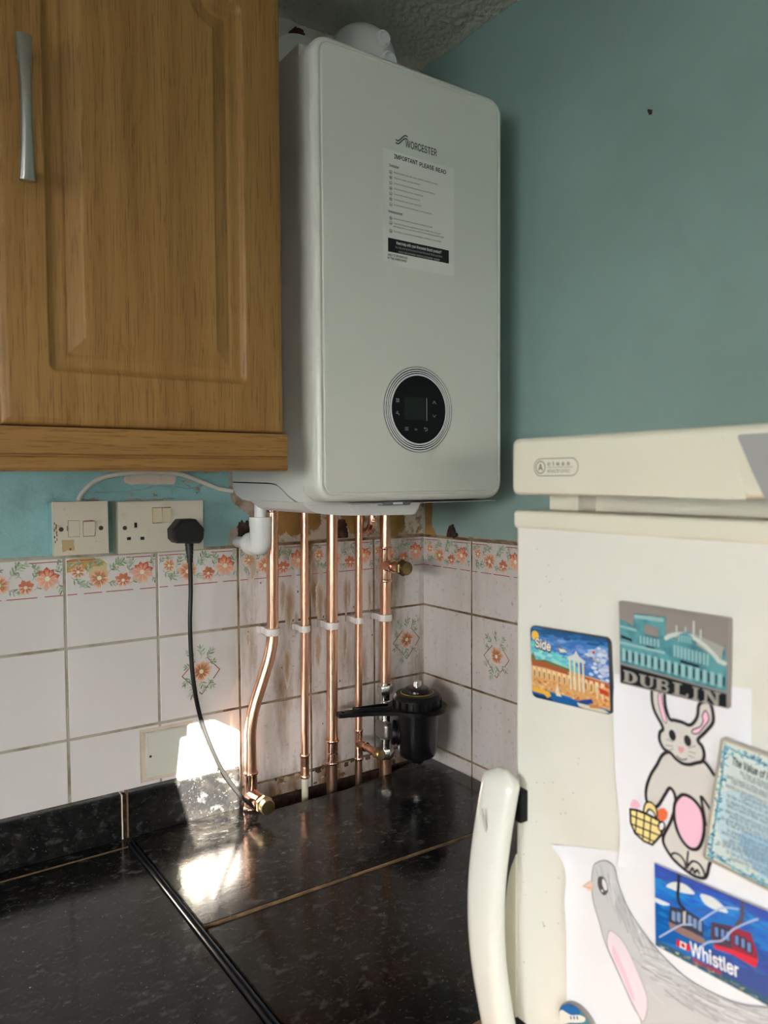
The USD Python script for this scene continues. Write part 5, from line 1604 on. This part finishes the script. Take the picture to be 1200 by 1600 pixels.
ar.poly(S([(62, 91), (66, 88), (78, 84), (80, 89), (72, 92), (64, 94)]), (34, 70, 150), 16, cl)
ar.poly(S([(60, 93), (70, 93), (92, 94), (98, 97), (90, 99), (70, 99), (62, 97)]), (222, 214, 190), 17, cl)
ar.poly(S([(74, 92), (84, 90), (88, 94), (76, 96)]), (206, 140, 80), 18, cl)
ar.poly(S([(33, 84), (36, 72), (38, 84), (41, 90), (34, 90)]), (236, 222, 190), 17, cl)
ar.poly(S([(34, 9), (36, 10), (39, 20), (46, 26), (50, 28), (42, 30), (38, 28), (40, 24)]), (120, 110, 110), 8, cl)
ar.poly(S([(39, 25), (46, 25), (50, 28), (41, 30)]), (232, 222, 205), 9, cl)
ar.disc(*S([(8, 13)])[0], .0045, (246, 196, 70), 6, clip=cl)
(ta, tb_), (te, tf) = S([(7, 29)])[0], S([(27, 29)])[0]
for oa, ob in ((-.0006, -.0004), (.0008, -.0006), (.0002, -.0010), (.0009, .0004), (-.0005, .0005)):
    ar.text('Side', ta + oa, tb_ + ob, .0082, (70, 62, 74), 8, width=(te - ta) * 1.08, bold=True, angle=-.05)
ar.text('Side', ta + .0004, tb_ + .0006, .0078, (250, 246, 240), 10, width=(te - ta) * 1.05, bold=True, angle=-.05)
(ta, tb_), (te, tf) = S([(71, 31)])[0], S([(90, 31)])[0]
ar.text('Antalya', ta, tb_, .0032, (112, 70, 70), 9, width=te - ta, angle=-.12)
ar.disc(*S([(82, 22)])[0], .0014, (206, 60, 50), 9)
ar.build('picture', s1, M['print_gloss'])

# --- relief magnet DUBLIN
dq = [np.array(P1(*p)) for p in ((973, 938), (1146, 965), (1144.5, 1106), (975, 1066))]


def D(pts):
    o = []
    for s_, t_ in pts:
        s_, t_ = s_ / 100, t_ / 100
        o.append(tuple((1 - t_) * ((1 - s_) * dq[0] + s_ * dq[1]) + t_ * ((1 - s_) * dq[3] + s_ * dq[2])))
    return o


du_o = rounded([tuple(q) for q in dq], .0012)
c = du_o.centroid
s2 = thing('fridge_magnet', 'metal relief magnet of a teal skyline lettered DUBLIN holding the rabbit drawing', 'fridge magnet', loc=(DX, -c.x, c.y), group='magnets on the fridge door')
MB = .0018
obj('body', [slab(du_o, yz(DX), MB - .0004, MB + .0030), slab(du_o.buffer(-.0006), yz(DX), MB + .0030, MB + .0036)], M['magnet_steel'], s2, smooth=False)
HB = MB + .0036
obj('name_band', slab(Polygon(D([(1.5, 77), (98.5, 84), (98.5, 98.5), (1.5, 98)])), yz(DX), HB - .0003, HB + .0004), M['magnet_black'], s2, smooth=False)


def relief(name, polys, h0, h1, mm, **kw):
    g = unary_union([Polygon(D(q)).buffer(0) for q in polys])
    obj(name, slab(g, yz(DX), HB + h0, HB + h1), M[mm], s2, smooth=False, **kw)


base_ = [[(1.5, 50), (98.5, 58), (98.5, 81), (1.5, 74)]]
relief('skyline', base_ + [[(1.5, 22), (8, 24), (14, 27), (20, 24), (20, 55), (1.5, 55)], [(16, 12), (46, 10), (46, 60), (40, 60), (40, 24), (26, 22), (26, 34), (40, 36), (40, 60), (16, 60)], [(46, 36), (52, 30), (56, 36), (60, 26), (66, 22), (72, 28), (74, 36), (86, 44), (94, 50), (97, 30), (98.5, 60), (46, 60)]], 0, .0008, 'magnet_teal')
lt = []
for i in range(15):
    x_ = 4 + i * 6.3
    lt.append([(x_, 56 + i * .45), (x_ + 3.2, 56.2 + i * .45), (x_ + 3.2, 71 + i * .45), (x_, 71 + i * .45)])
relief('column_row', lt, .0008, .0013, 'magnet_teal_light')
lt2 = [[(x_, 40 + (x_ - 50) * .1), (x_ + 1.6, 40 + (x_ - 50) * .1), (x_ + 1.6, 53 + (x_ - 50) * .1), (x_, 53 + (x_ - 50) * .1)] for x_ in np.arange(54, 84, 3.2)] + [[(17, 13), (45, 11.5), (45, 16), (17, 17)], [(1.5, 48), (46, 50), (46, 53), (1.5, 51)], [(2, 28), (19, 30), (19, 33), (2, 31)]] + [[(22 + k * 3.4, 37), (23.6 + k * 3.4, 37), (23.6 + k * 3.4, 46), (22 + k * 3.4, 46)] for k in range(6)]
relief('building_detail', lt2, .0008, .0014, 'magnet_teal_light')
relief('dome', [[(57, 34), (58, 28), (62, 24.5), (66, 24), (70, 27), (72, 36)]], .0008, .0018, 'magnet_teal')
relief('dome_rib', [[(x_, 27), (x_ + .8, 27), (x_ + .8, 35), (x_, 35)] for x_ in (59, 61.5, 64, 66.5, 69)], .0018, .0022, 'magnet_teal_light')
br = [D([(47 + t * 50, 34 - 14 * math.sin(math.pi * min(t * 1.1, 1)) ** .8 + t * 16)])[0] for t in np.linspace(0, 1, 24)]
obj('bridge', slab(LineString(br).buffer(.0016), yz(DX), HB, HB + .0011), M['magnet_pale'], s2, smooth=False)
cbl = unary_union([LineString(D([(56 + k * 2.0, 24 + abs(k - 8) * .7), (56 + k * 2.0, 33 + k * .7)])).buffer(.00018) for k in range(2, 21)] + [LineString(D([(x_, 10), (x_, 24)])).buffer(.0006) for x_ in (71,)] + [LineString(D([(x_, 18), (x_, 28)])).buffer(.0005) for x_ in (56, 64, 77)])
obj('bridge_cable', slab(cbl, yz(DX), HB, HB + .0006), M['magnet_pale'], s2, smooth=False)
obj('window_recess', slab(unary_union([Polygon(D([(x_, 58 + x_ * .075), (x_ + 1.4, 58 + x_ * .075), (x_ + 1.4, 68 + x_ * .075), (x_, 68 + x_ * .075)])) for x_ in np.arange(8, 97, 3.15)] + [Polygon(D([(3, 40), (14, 43), (14, 46), (3, 44)])), Polygon(D([(28, 47), (36, 48), (36, 51), (28, 50)])), Polygon(D([(60, 56), (76, 58), (76, 61), (60, 59)]))]), yz(DX), HB + .0008, HB + .0010), M['magnet_black'], s2, smooth=False)


def serif(ch):
    """Slab-serif capitals on a 1 x 1 box as shapely outlines."""
    b = sbox
    st = .26
    if ch == 'I':
        g = [b(.37, 0, .63, 1), b(.2, 0, .8, .09), b(.2, .91, .8, 1)]
    elif ch == 'L':
        g = [b(.14, 0, .40, 1), b(0, .91, .56, 1), b(0, 0, .95, .09), b(.86, 0, .95, .30)]
    elif ch == 'N':
        g = [b(.12, 0, .24, 1), b(.78, 0, .90, 1), b(0, .91, .36, 1), b(.66, .91, 1.02, 1), b(0, 0, .36, .09), Polygon([(.10, 1), (.38, 1), (.90, 0), (.74, 0)])]
    elif ch == 'U':
        o = unary_union([b(.10, .36, .90, 1), affinity.scale(Point(.5, .36).buffer(.40, quad_segs=8), 1, .9)])
        i = unary_union([b(.36, .34, .78, 1.1), affinity.scale(Point(.57, .34).buffer(.21, quad_segs=8), 1, 1.2)])
        g = [o.difference(i), b(0, .91, .46, 1), b(.66, .91, 1.0, 1)]
    elif ch == 'D':
        o = unary_union([b(.10, 0, .5, 1), affinity.scale(Point(.46, .5).buffer(.5, quad_segs=10), .98, 1)]).intersection(b(.10, 0, 1, 1))
        i = unary_union([b(.36, .11, .46, .89), affinity.scale(Point(.44, .5).buffer(.39, quad_segs=10), .66, 1)]).intersection(b(.36, 0, 1, 1))
        g = [o.difference(i), b(0, .91, .3, 1), b(0, 0, .3, .09)]
    else:  # B
        o = unary_union([b(.10, 0, .55, 1), Point(.58, .75).buffer(.25, quad_segs=8), Point(.60, .27).buffer(.27, quad_segs=8), b(.1, .02, .62, .98)])
        i = unary_union([b(.36, .58, .56, .89), Point(.54, .735).buffer(.15, quad_segs=8), b(.36, .11, .58, .45), Point(.56, .28).buffer(.17, quad_segs=8)]).intersection(b(.36, .1, 1, .9))
        g = [o.difference(i), b(0, .91, .3, 1), b(0, 0, .3, .09)]
    return unary_union(g)


lets = []
p0, p1 = np.array(D([(5, 96)])[0]), np.array(D([(92, 98)])[0])
pu = np.array(D([(5, 81)])[0])
wl_ = .0134
xx = 0
for ch in 'DUBLIN':
    w_ = .0085 if ch == 'I' else wl_
    g = affinity.scale(serif(ch), w_, .0092, origin=(0, 0))
    o = p0 + (p1 - p0) * (xx / .0795)
    lets.append(affinity.translate(g, *o))
    xx += w_ + .0012
obj('lettering', slab(unary_union(lets), yz(DX), HB + .0003, HB + .0016), M['magnet_silver'], s2, smooth=False, label='raised silver capitals DUBLIN')


# --- paper drawings
def paper(name, label, left, right, base_h, curl):
    """A sheet between two edge polylines (pixel pairs, top to bottom); the left edge lifts."""
    Lp = curve(PX(left), 8)
    Rp = curve(PX(right), 8)

    def resample(P, n=46):
        d_ = np.r_[0, np.cumsum(np.linalg.norm(np.diff(P, axis=0), axis=1))]
        t_ = np.linspace(0, d_[-1], n)
        return np.c_[np.interp(t_, d_, P[:, 0]), np.interp(t_, d_, P[:, 1])]
    Lp, Rp = resample(Lp), resample(Rp)
    s_ = (np.linspace(0, 1, 40) ** 1.6)[None, :, None]
    ab = Lp[:, None] * (1 - s_) + Rp[:, None] * s_
    dist = ab[..., 0] - Lp[:, None, 0]
    wv = (.6 + .8 * meshkit.noise(np.stack([ab[..., 1] * 40, np.zeros(ab.shape[:2]), np.zeros(ab.shape[:2])], -1), 5))
    hh = base_h + curl * np.exp(-(dist / .007)) * wv
    G_ = np.stack([DX - hh, -ab[..., 0], ab[..., 1]], -1)
    cen = ab.mean((0, 1))
    t_ = thing(name, label, 'drawing', loc=(DX, -cen[0], cen[1]), group='drawings on the fridge door')
    obj('sheet', sheet(G_, (.00012, 0, 0)), M['paper'], t_, smooth=40)
    return t_


bird = paper('paper_drawing', 'white paper with a pencil drawing of a grey bird low on the door', [(866, 1318), (878, 1332), (888, 1352), (891, 1375), (888, 1402), (889, 1450), (889, 1520), (888, 1640)], [(1080, 1345), (1190, 1362), (1235, 1400), (1235, 1500), (1235, 1660)], .0006, .0035)
bun = paper('paper_drawing', 'white paper with a felt pen drawing of a rabbit carrying a basket', [(965, 1052), (962, 1120), (964, 1190), (968, 1240), (972, 1290), (970, 1352)], [(1176, 1076), (1176, 1140), (1172, 1250), (1176, 1340), (1171, 1407)], .0010, .0022)

b_ = Art(yz(DX), .00125)
BO = (128, 130, 134)
body_px = [(929, 1352), (936, 1346), (946, 1343), (956, 1347), (963, 1356), (967, 1375), (973, 1394), (983, 1417), (1000, 1445), (1020, 1472), (1045, 1500), (1080, 1530), (1120, 1552), (1160, 1567), (1205, 1572), (1240, 1572), (1240, 1680), (1010, 1680), (1004, 1600), (990, 1570), (968, 1520), (948, 1475), (938, 1440), (928, 1405), (926, 1375)]
bodyp = Polygon(curve(PX(body_px), 6, True)).buffer(0)
b_.poly(bodyp, (202, 203, 206), 0)
rr = random.Random(12)
for k in range(260):
    t_ = rr.random()
    if k < 110:
        u0_, v0_ = 930 + rr.uniform(0, 32) + t_ * 60, 1350 + t_ * 110
        du_, dv_ = rr.uniform(2, 7) + 14 * t_, rr.uniform(22, 46)
    else:
        u0_, v0_ = 985 + rr.uniform(-10, 30) + t_ * 190, 1465 + t_ * 105 + rr.uniform(-10, 60)
        du_, dv_ = rr.uniform(26, 60), rr.uniform(12, 40) * (1 - .5 * t_)
    l_ = LineString(PX([(u0_, v0_), (u0_ + du_ * .5, v0_ + dv_ * .56), (u0_ + du_, v0_ + dv_)])).buffer(rr.uniform(.00022, .0007))
    b_.poly(l_, rr.choice([(176, 178, 182), (188, 190, 193), (212, 213, 216), (224, 225, 228), (166, 168, 174), (194, 196, 198)]), 1 + k % 4, bodyp)
b_.poly(bodyp.difference(bodyp.buffer(-.0006)), BO, 6)
wing = [(953, 1454), (962, 1456), (973, 1466), (985, 1486), (998, 1515), (1008, 1540), (1014, 1560), (1013, 1580), (1007, 1595), (997, 1580), (980, 1545), (964, 1508), (951, 1478)]
wp = Polygon(curve(PX(wing), 6, True)).buffer(0)
b_.poly(wp, (236, 222, 232), 7)
b_.poly(curve(PX([(960, 1476), (970, 1496), (984, 1530), (994, 1560), (988, 1556), (974, 1522), (960, 1492)]), 5, True), (234, 200, 216), 8, wp)
b_.poly(wp.difference(wp.buffer(-.0005)), (150, 146, 152), 9)
b_.poly(PX([(913, 1384), (924, 1376), (928, 1378), (928, 1390), (922, 1391)]), (238, 206, 188), 7)
b_.line(PX([(924, 1376), (913, 1384), (927, 1387)]), .0005, (190, 150, 130), 8)
ey = Polygon(curve(PX([(937, 1370), (944, 1369), (950, 1378), (952, 1391), (947, 1398), (941, 1394), (936, 1382)]), 5, True))
b_.poly(ey, (84, 84, 88), 7)
b_.poly(curve(PX([(944, 1372), (949, 1378), (951, 1388), (947, 1390), (943, 1380)]), 5, True), (226, 226, 230), 8)
b_.disc(*P1(943, 1391), .0011, (220, 220, 224), 8)
b_.build('bird_drawing', bird)

r_ = Art(yz(DX), .0017)
INK = (34, 30, 36)
FUR = (214, 211, 206)
PINK = (246, 196, 218)


def bpx2(z, pts):
    """pixels of the two enlarged rabbit crops (6.667 x)"""
    return [(960 + x_ / 6.667, (1070 if z == 0 else 1220) + y_ / 6.667) for x_, y_ in pts]


def shape(z, pts, col, L, w=.0026, ink=INK, sm_=True):
    q = curve(PX(bpx2(z, pts)), 6, True) if sm_ else np.array(PX(bpx2(z, pts)))
    p = Polygon(q).buffer(0)
    r_.poly(p, col, L)
    if w:
        r_.poly(LineString(np.vstack([q, q[:1]])).buffer(w / 2), ink, L + 1)
    return p


shape(0, [(555, 700), (450, 840), (385, 950), (345, 1080), (350, 1200), (400, 1270), (470, 1250), (540, 1140), (590, 1070), (640, 1130), (650, 1250), (600, 1420), (520, 1600), (590, 1760), (700, 1880), (850, 1985), (960, 2000), (1000, 1880), (1020, 1800), (1060, 1500), (1080, 1000), (1050, 930), (940, 790), (800, 760)], FUR, 0)
shape(0, [(640, 1250), (690, 1160), (750, 1140), (840, 1190), (920, 1300), (950, 1450), (935, 1600), (880, 1700), (790, 1690), (700, 1580), (645, 1420)], PINK, 2)
r_.line(PX(bpx2(1, [(915, 160), (940, 300), (965, 450)])), .0022, INK, 4, smooth=True)
r_.line(PX(bpx2(1, [(930, 165), (1000, 270), (1030, 340)])), .0022, INK, 4, smooth=True)
shape(0, [(420, 0), (405, 120), (430, 260), (520, 440), (490, 490), (485, 570), (530, 660), (600, 705), (660, 770), (730, 815), (800, 825), (860, 810), (930, 790), (950, 720), (930, 640), (885, 570), (960, 490), (1040, 390), (1040, 280), (1010, 190), (940, 175), (895, 210), (880, 320), (840, 390), (790, 415), (720, 385), (640, 365), (590, 350), (545, 220), (535, 80), (520, 0)], FUR, 4)
shape(0, [(480, 80), (470, 150), (490, 260), (525, 370), (560, 390), (545, 290), (515, 180), (505, 100)], PINK, 6, .0006)
shape(0, [(960, 265), (930, 320), (940, 370), (910, 430), (830, 465), (830, 500), (890, 500), (950, 430), (1000, 360), (985, 290)], PINK, 6, .0009)
for cx_, cy_ in ((620, 520), (778, 578)):
    a, b = PX(bpx2(0, [(cx_, cy_)]))[0]
    r_.disc(a, b, .0030, INK, 7, rb=.0042, rot=12)
shape(0, [(680, 640), (740, 650), (735, 690), (710, 710), (685, 680)], (226, 160, 170), 7, 0)
r_.line(PX(bpx2(0, [(665, 735), (700, 765), (740, 775), (770, 765)])), .0009, INK, 7, smooth=True)
for q in (((560, 560), (630, 590)), ((545, 625), (625, 635)), ((575, 680), (630, 660)), ((785, 655), (860, 630)), ((790, 690), (860, 710)), ((785, 730), (850, 755))):
    r_.line(PX(bpx2(0, q)), .0005, (110, 106, 108), 7)
shape(1, [(185, 230), (215, 190), (260, 215), (280, 270), (230, 280), (185, 265)], (248, 190, 214), 4, 0)
shape(1, [(470, 300), (530, 280), (570, 330), (550, 400), (500, 410), (465, 370)], (240, 116, 74), 4, 0)
bk = shape(1, [(180, 290), (250, 300), (330, 330), (470, 400), (520, 470), (500, 560), (410, 660), (320, 620), (230, 540), (185, 430)], (240, 220, 150), 6, .0018, sm_=False)
shape(1, [(320, 310), (340, 230), (390, 215), (440, 260), (460, 330), (450, 400), (430, 330), (380, 290), (345, 330)], (240, 220, 150), 6, .0013)
shape(1, [(480, 440), (520, 420), (540, 460), (520, 510), (480, 500)], (232, 228, 226), 8, .0012)
for q in (((250, 310), (235, 530)), ((330, 340), (310, 610)), ((400, 370), (380, 640)), ((180, 350), (480, 470)), ((190, 440), (480, 560)), ((230, 530), (440, 630))):
    r_.line(PX(bpx2(1, q)), .0011, INK, 9, bk)
for q in (((600, 770), (640, 745), (700, 770), (750, 840), (760, 920)), ((790, 870), (830, 830), (890, 850), (940, 920), (960, 990)), ((785, 730), (775, 820), (780, 900)), ((620, 800), (660, 830), (720, 900)), ((800, 950), (830, 900), (850, 950), (880, 920), (900, 960))):
    r_.line(PX(bpx2(1, q)), .0016, INK, 9, smooth=True)
r_.build('rabbit_drawing', bun)

# --- gondola postcard
wq = [np.array(P1(*p)) for p in ((1026, 1346), (1236, 1434), (1236, 1586), (1028, 1475))]
wpoly = Polygon([tuple(q) for q in wq])
c = wpoly.centroid
s3 = thing('postcard', 'blue picture card of red gondola cabins lettered Whistler below the framed verse', 'postcard', loc=(DX, -c.x, c.y))
obj('card', slab(wpoly, yz(DX), .0024, .0032), M['paper'], s3, smooth=False)
w_ = Art(yz(DX), .0033)
wc_ = wpoly.buffer(-.0003)


def W(pts):
    """pixels of the enlarged card crop (6.316 x from 1010, 1330)"""
    return PX([(1010 + x_ / 6.316, 1330 + y_ / 6.316) for x_, y_ in pts])


w_.poly(wc_, (36, 120, 204), 0)
w_.poly(W([(90, 90), (1500, 680), (1500, 820), (1000, 560), (700, 440), (400, 330), (90, 240)]), (62, 88, 178), 1, wc_)
w_.poly(W([(90, 240), (400, 330), (700, 440), (1000, 560), (1500, 820), (1500, 900), (900, 640), (400, 470), (90, 380)]), (44, 138, 216), 1, wc_)
w_.poly(W([(110, 500), (300, 560), (650, 700), (1500, 1050), (1500, 1200), (110, 860)]), (18, 96, 176), 2, wc_)
w_.poly(W([(700, 900), (1500, 1100), (1500, 1700), (1000, 1400), (600, 1150)]), (56, 84, 156), 2, wc_)
rs = random.Random(31)
for k in range(260):
    x_, t_ = rs.uniform(80, 1500), rs.random()
    y_ = 120 + (x_ - 100) * .42 + t_ * 620
    c0_ = np.array((60, 90, 184)) * (1 - t_) + np.array((40, 142, 216)) * t_ if t_ < .55 else np.array((40, 142, 216)) * (1 - t_) * 2 + np.array((18, 96, 178)) * (t_ * 2 - 1)
    if t_ > .6 and x_ > 700:
        c0_ = np.array((58, 92, 170))
    w2 = rs.uniform(60, 190)
    w_.poly(W([(x_, y_), (x_ + w2 * .5, y_ + w2 * .15), (x_ + w2, y_ + w2 * .45), (x_ + w2 * .5, y_ + w2 * .36)]), tuple(int(min(255, max(0, c_ * rs.uniform(.9, 1.12)))) for c_ in c0_), 2.5, wc_, True)
for q in ([(220, 330), (300, 290), (400, 310), (480, 370), (500, 410), (400, 400), (300, 370)], [(560, 410), (660, 430), (760, 500), (830, 590), (700, 560), (600, 500)], [(100, 440), (180, 470), (260, 510), (200, 520), (110, 480)]):
    w_.poly(W(q), (226, 232, 236), 3, wc_, True)
w_.poly(W([(110, 850), (250, 920), (420, 1010), (560, 1080), (900, 1250), (1250, 1430), (1300, 1640), (100, 930)]), (52, 96, 128), 3, wc_)
rr = random.Random(8)
for k in range(46):
    t_ = rr.random()
    x_, y_ = 120 + t_ * 1100, 880 + t_ * 600 + rr.uniform(-30, 40)
    w_.poly(W([(x_, y_), (x_ + rr.uniform(20, 70), y_ + rr.uniform(8, 30)), (x_ + 30, y_ + 34)]), rr.choice([(112, 124, 84), (196, 206, 190), (70, 92, 70), (150, 160, 130), (90, 130, 160)]), 4 + k % 3, wc_)
DK = (48, 52, 66)
w_.line(W([(350, 210), (345, 330), (340, 430), (360, 510), (400, 550)]), .0026, DK, 7, wc_, True)
w_.line(W([(975, 480), (975, 580), (965, 660), (920, 710)]), .0030, (88, 86, 110), 7, wc_, True)
w_.line(W([(350, 215), (1200, 560)]), .0014, (76, 84, 140), 6, wc_)
w_.poly(W([(260, 530), (420, 560), (590, 670), (590, 830), (480, 790), (250, 680)]), (60, 66, 84), 8, wc_)
w_.poly(W([(250, 680), (480, 780), (600, 850), (620, 900), (560, 890), (380, 810), (260, 740)]), (150, 120, 116), 9, wc_)
w_.poly(W([(390, 580), (420, 575), (415, 720), (390, 710)]), (206, 206, 206), 10, wc_)
for x_, y_ in ((280, 570), (330, 580), (440, 610), (490, 640), (540, 670)):
    w_.poly(W([(x_, y_), (x_ + 36, y_ + 14), (x_ + 34, y_ + 110), (x_, y_ + 90)]), (132, 160, 204), 10, wc_)
w_.poly(W([(670, 680), (860, 720), (880, 960), (700, 900), (660, 830)]), (84, 66, 88), 8, wc_)
w_.poly(W([(860, 720), (1060, 790), (1130, 1010), (1120, 1110), (880, 990)]), (152, 52, 76), 8, wc_)
for x_, y_ in ((700, 720), (760, 740), (810, 760), (900, 800), (960, 830), (1020, 870)):
    w_.poly(W([(x_, y_), (x_ + 44, y_ + 16), (x_ + 46, y_ + 120), (x_, y_ + 100)]), (110, 146, 206), 9, wc_)
    w_.line(W([(x_, y_), (x_ + 44, y_ + 16), (x_ + 46, y_ + 120), (x_, y_ + 100), (x_, y_)]), .0009, DK, 10, wc_)
w_.poly(W([(690, 900), (880, 950), (1130, 1050), (1110, 1130), (880, 1000), (700, 940)]), (222, 52, 76), 11, wc_)
for q in ([(160, 830), (280, 760), (380, 710), (480, 710)], [(560, 670), (700, 580), (800, 540), (940, 555)], [(540, 950), (640, 880), (780, 860), (880, 760), (1020, 690), (1130, 650)]):
    w_.line(W(q), .0012, (176, 196, 232), 13, wc_, True)
w_.poly(W([(330, 850), (460, 910), (455, 975), (325, 915)]), (226, 40, 62), 13, wc_)
w_.poly(W([(365, 866), (425, 893), (420, 958), (360, 930)]), (246, 244, 246), 14, wc_)
w_.disc(*W([(393, 912)])[0], .0018, (206, 40, 60), 15)
(t0a, t0b), (t1a, t1b) = W([(465, 1000)])[0], W([(945, 1230)])[0]
w_.text('Whistler', t0a, t0b, .0098, (246, 248, 252), 15, width=math.hypot(t1a - t0a, t1b - t0b), angle=math.atan2(t1b - t0b, t1a - t0a), bold=True)
(t0a, t0b), (t1a, t1b) = W([(492, 1060)])[0], W([(770, 1192)])[0]
w_.text('British Columbia', t0a, t0b - .001, .0036, (206, 62, 84), 15, width=math.hypot(t1a - t0a, t1b - t0b), angle=math.atan2(t1b - t0b, t1a - t0a), bold=True)
w_.build('picture', s3, M['print_gloss'])

# --- framed verse plaque
vq = [np.array(P1(*p)) for p in ((1134, 1149), (1240, 1188), (1236, 1402), (1105, 1336))]
vp = rounded([tuple(q) for q in vq], .0025)
c = vp.centroid
s4 = thing('verse_plaque', 'small framed verse with a blue floral border at the right of the rabbit drawing', 'plaque', loc=(DX, -c.x, c.y))
obj('backing', slab(vp.buffer(-.0008), yz(DX), .0026, .0048), M['label_paper'], s4, smooth=False)
obj('frame', slab(vp.difference(vp.buffer(-.0016)), yz(DX), .0022, .0064), M['magnet_silver'], s4, smooth=False, label='thin metallic frame')
v_ = Art(yz(DX), .0049)
vc = vp.buffer(-.0017)


def Vq(pts):
    """pixels of the enlarged plaque crop (5.926 x from 1090, 1130)"""
    return PX([(1090 + x_ / 5.926, 1130 + y_ / 5.926) for x_, y_ in pts])


v_.poly(vc, (206, 218, 216), 0)
v_.poly(vc.difference(vc.buffer(-.0016)), (222, 216, 196), 1)
v_.poly(Vq([(260, 620), (700, 760), (760, 1300), (420, 1240), (230, 1000)]), (186, 212, 222), 1, vc, True)
v_.poly(Vq([(420, 1000), (760, 1120), (760, 1420), (560, 1330)]), (160, 198, 222), 2, vc, True)
rr = random.Random(4)
BL = [(84, 170, 192), (60, 128, 170), (120, 190, 204), (40, 104, 150), (142, 196, 190)]
for k in range(150):
    if k < 80:
        t_ = rr.random()
        x_, y_ = 290 - t_ * 140 + rr.uniform(-22, 26), 200 + t_ * 1000
    elif k < 110:
        t_ = rr.random()
        x_, y_ = 290 + t_ * 420, 210 + t_ * 170 + rr.uniform(-22, 26)
    else:
        t_ = rr.random()
        x_, y_ = 150 + t_ * 560, 1190 + t_ * 310 + rr.uniform(-44, 22)
    a, b = Vq([(x_, y_)])[0]
    v_.poly(leaf(a, b, rr.uniform(.0022, .0050), rr.uniform(.0008, .0017), rr.uniform(0, 6.3)), rr.choice(BL), 3 + k % 4, vc)
for q in ([(290, 200), (262, 480), (225, 720), (190, 960), (160, 1180)], [(300, 200), (480, 290), (720, 390)], [(160, 1190), (320, 1290), (520, 1400), (720, 1490)]):
    v_.line(Vq(q), .0010, (74, 142, 172), 3, vc, True)


def vline(s_, x0, y0, x1, h_, col=(96, 104, 112), bold=False):
    a, b = Vq([(x0, y0)])[0]
    a2, b2 = Vq([(x1, y0 + (x1 - x0) * .44)])[0]
    v_.text(s_, a, b, h_, col, 8, width=math.hypot(a2 - a, b2 - b), angle=math.atan2(b2 - b, a2 - a), bold=bold)


vline('The Value of Friends', 355, 366, 860, .0056, (60, 62, 68), True)
rows_ = [(430, 455, 760), (455, 500, 780), (310, 490, 760), (350, 540, 770), (295, 570, 760), (430, 670, 760), (310, 665, 760), (300, 712, 760), (310, 757, 770), (295, 806, 760), (330, 858, 770), (255, 868, 760), (300, 925, 760), (310, 985, 760), (260, 1003, 760), (330, 1075, 760), (270, 1085, 770), (220, 1095, 760), (300, 1180, 760), (340, 1240, 760)]
words = 'to be a friend is to share the days and lend a hand in little ways with kind and honest words to say and time to give along the way'.split()
for k, (x0, y0, x1) in enumerate(rows_):
    n_w = max(4, int((x1 - x0) / 62))
    s_ = ' '.join(words[(k * 5 + j) % len(words)] for j in range(n_w))
    vline(s_, x0, y0, x1, .0030, (112, 120, 130))
v_.build('verse_print', s4)

# --- round magnet at the bottom
ma, mb = P1(908, 1594)
ra_ = .0185
s5 = thing('fridge_magnet', 'round teal and blue magnet at the bottom edge, partly out of view', 'fridge magnet', loc=(DX, -ma, mb), group='magnets on the fridge door')
ol_ = affinity.translate(affinity.scale(Point(0, 0).buffer(1, quad_segs=16), .0215, .0205), ma, mb - .0055)
obj('body', [slab(ol_, yz(DX), .0012, .0048), slab(ol_.buffer(-.001), yz(DX), .0048, .0056)], M['magnet_steel'], s5, smooth=False)
g_ = Art(yz(DX), .0057)
gc = ol_.buffer(-.0012)
g_.poly(gc, (74, 142, 156), 0)
ca_, cb_ = P1(902, 1586)
g_.poly(curve(PX([(880, 1582), (884, 1568), (897, 1561), (908, 1564), (913, 1572), (912, 1582), (900, 1588)]), 6, True), (20, 104, 172), 1, gc)
g_.poly(curve(PX([(878, 1582), (884, 1574), (892, 1578), (900, 1582), (912, 1582), (921, 1586), (920, 1592), (910, 1594), (896, 1594), (884, 1598), (876, 1592)]), 6, True), (238, 234, 224), 2, gc)
g_.poly(PX([(888, 1596), (914, 1595), (916, 1640), (884, 1640)]), (20, 96, 164), 3, gc)
g_.poly(PX([(874, 1600), (888, 1596), (886, 1640), (870, 1640)]), (226, 200, 170), 3, gc)
for k in range(5):
    g_.poly(leaf(*P1(935, 1602), .006, .0016, .4 + k * .5), (196, 206, 96), 3, gc)
for u_ in (899, 904, 909):
    g_.disc(*P1(u_, 1586), .0009, (40, 90, 160), 4, rb=.0016, clip=gc)
g_.build('picture', s5, M['print_gloss'])
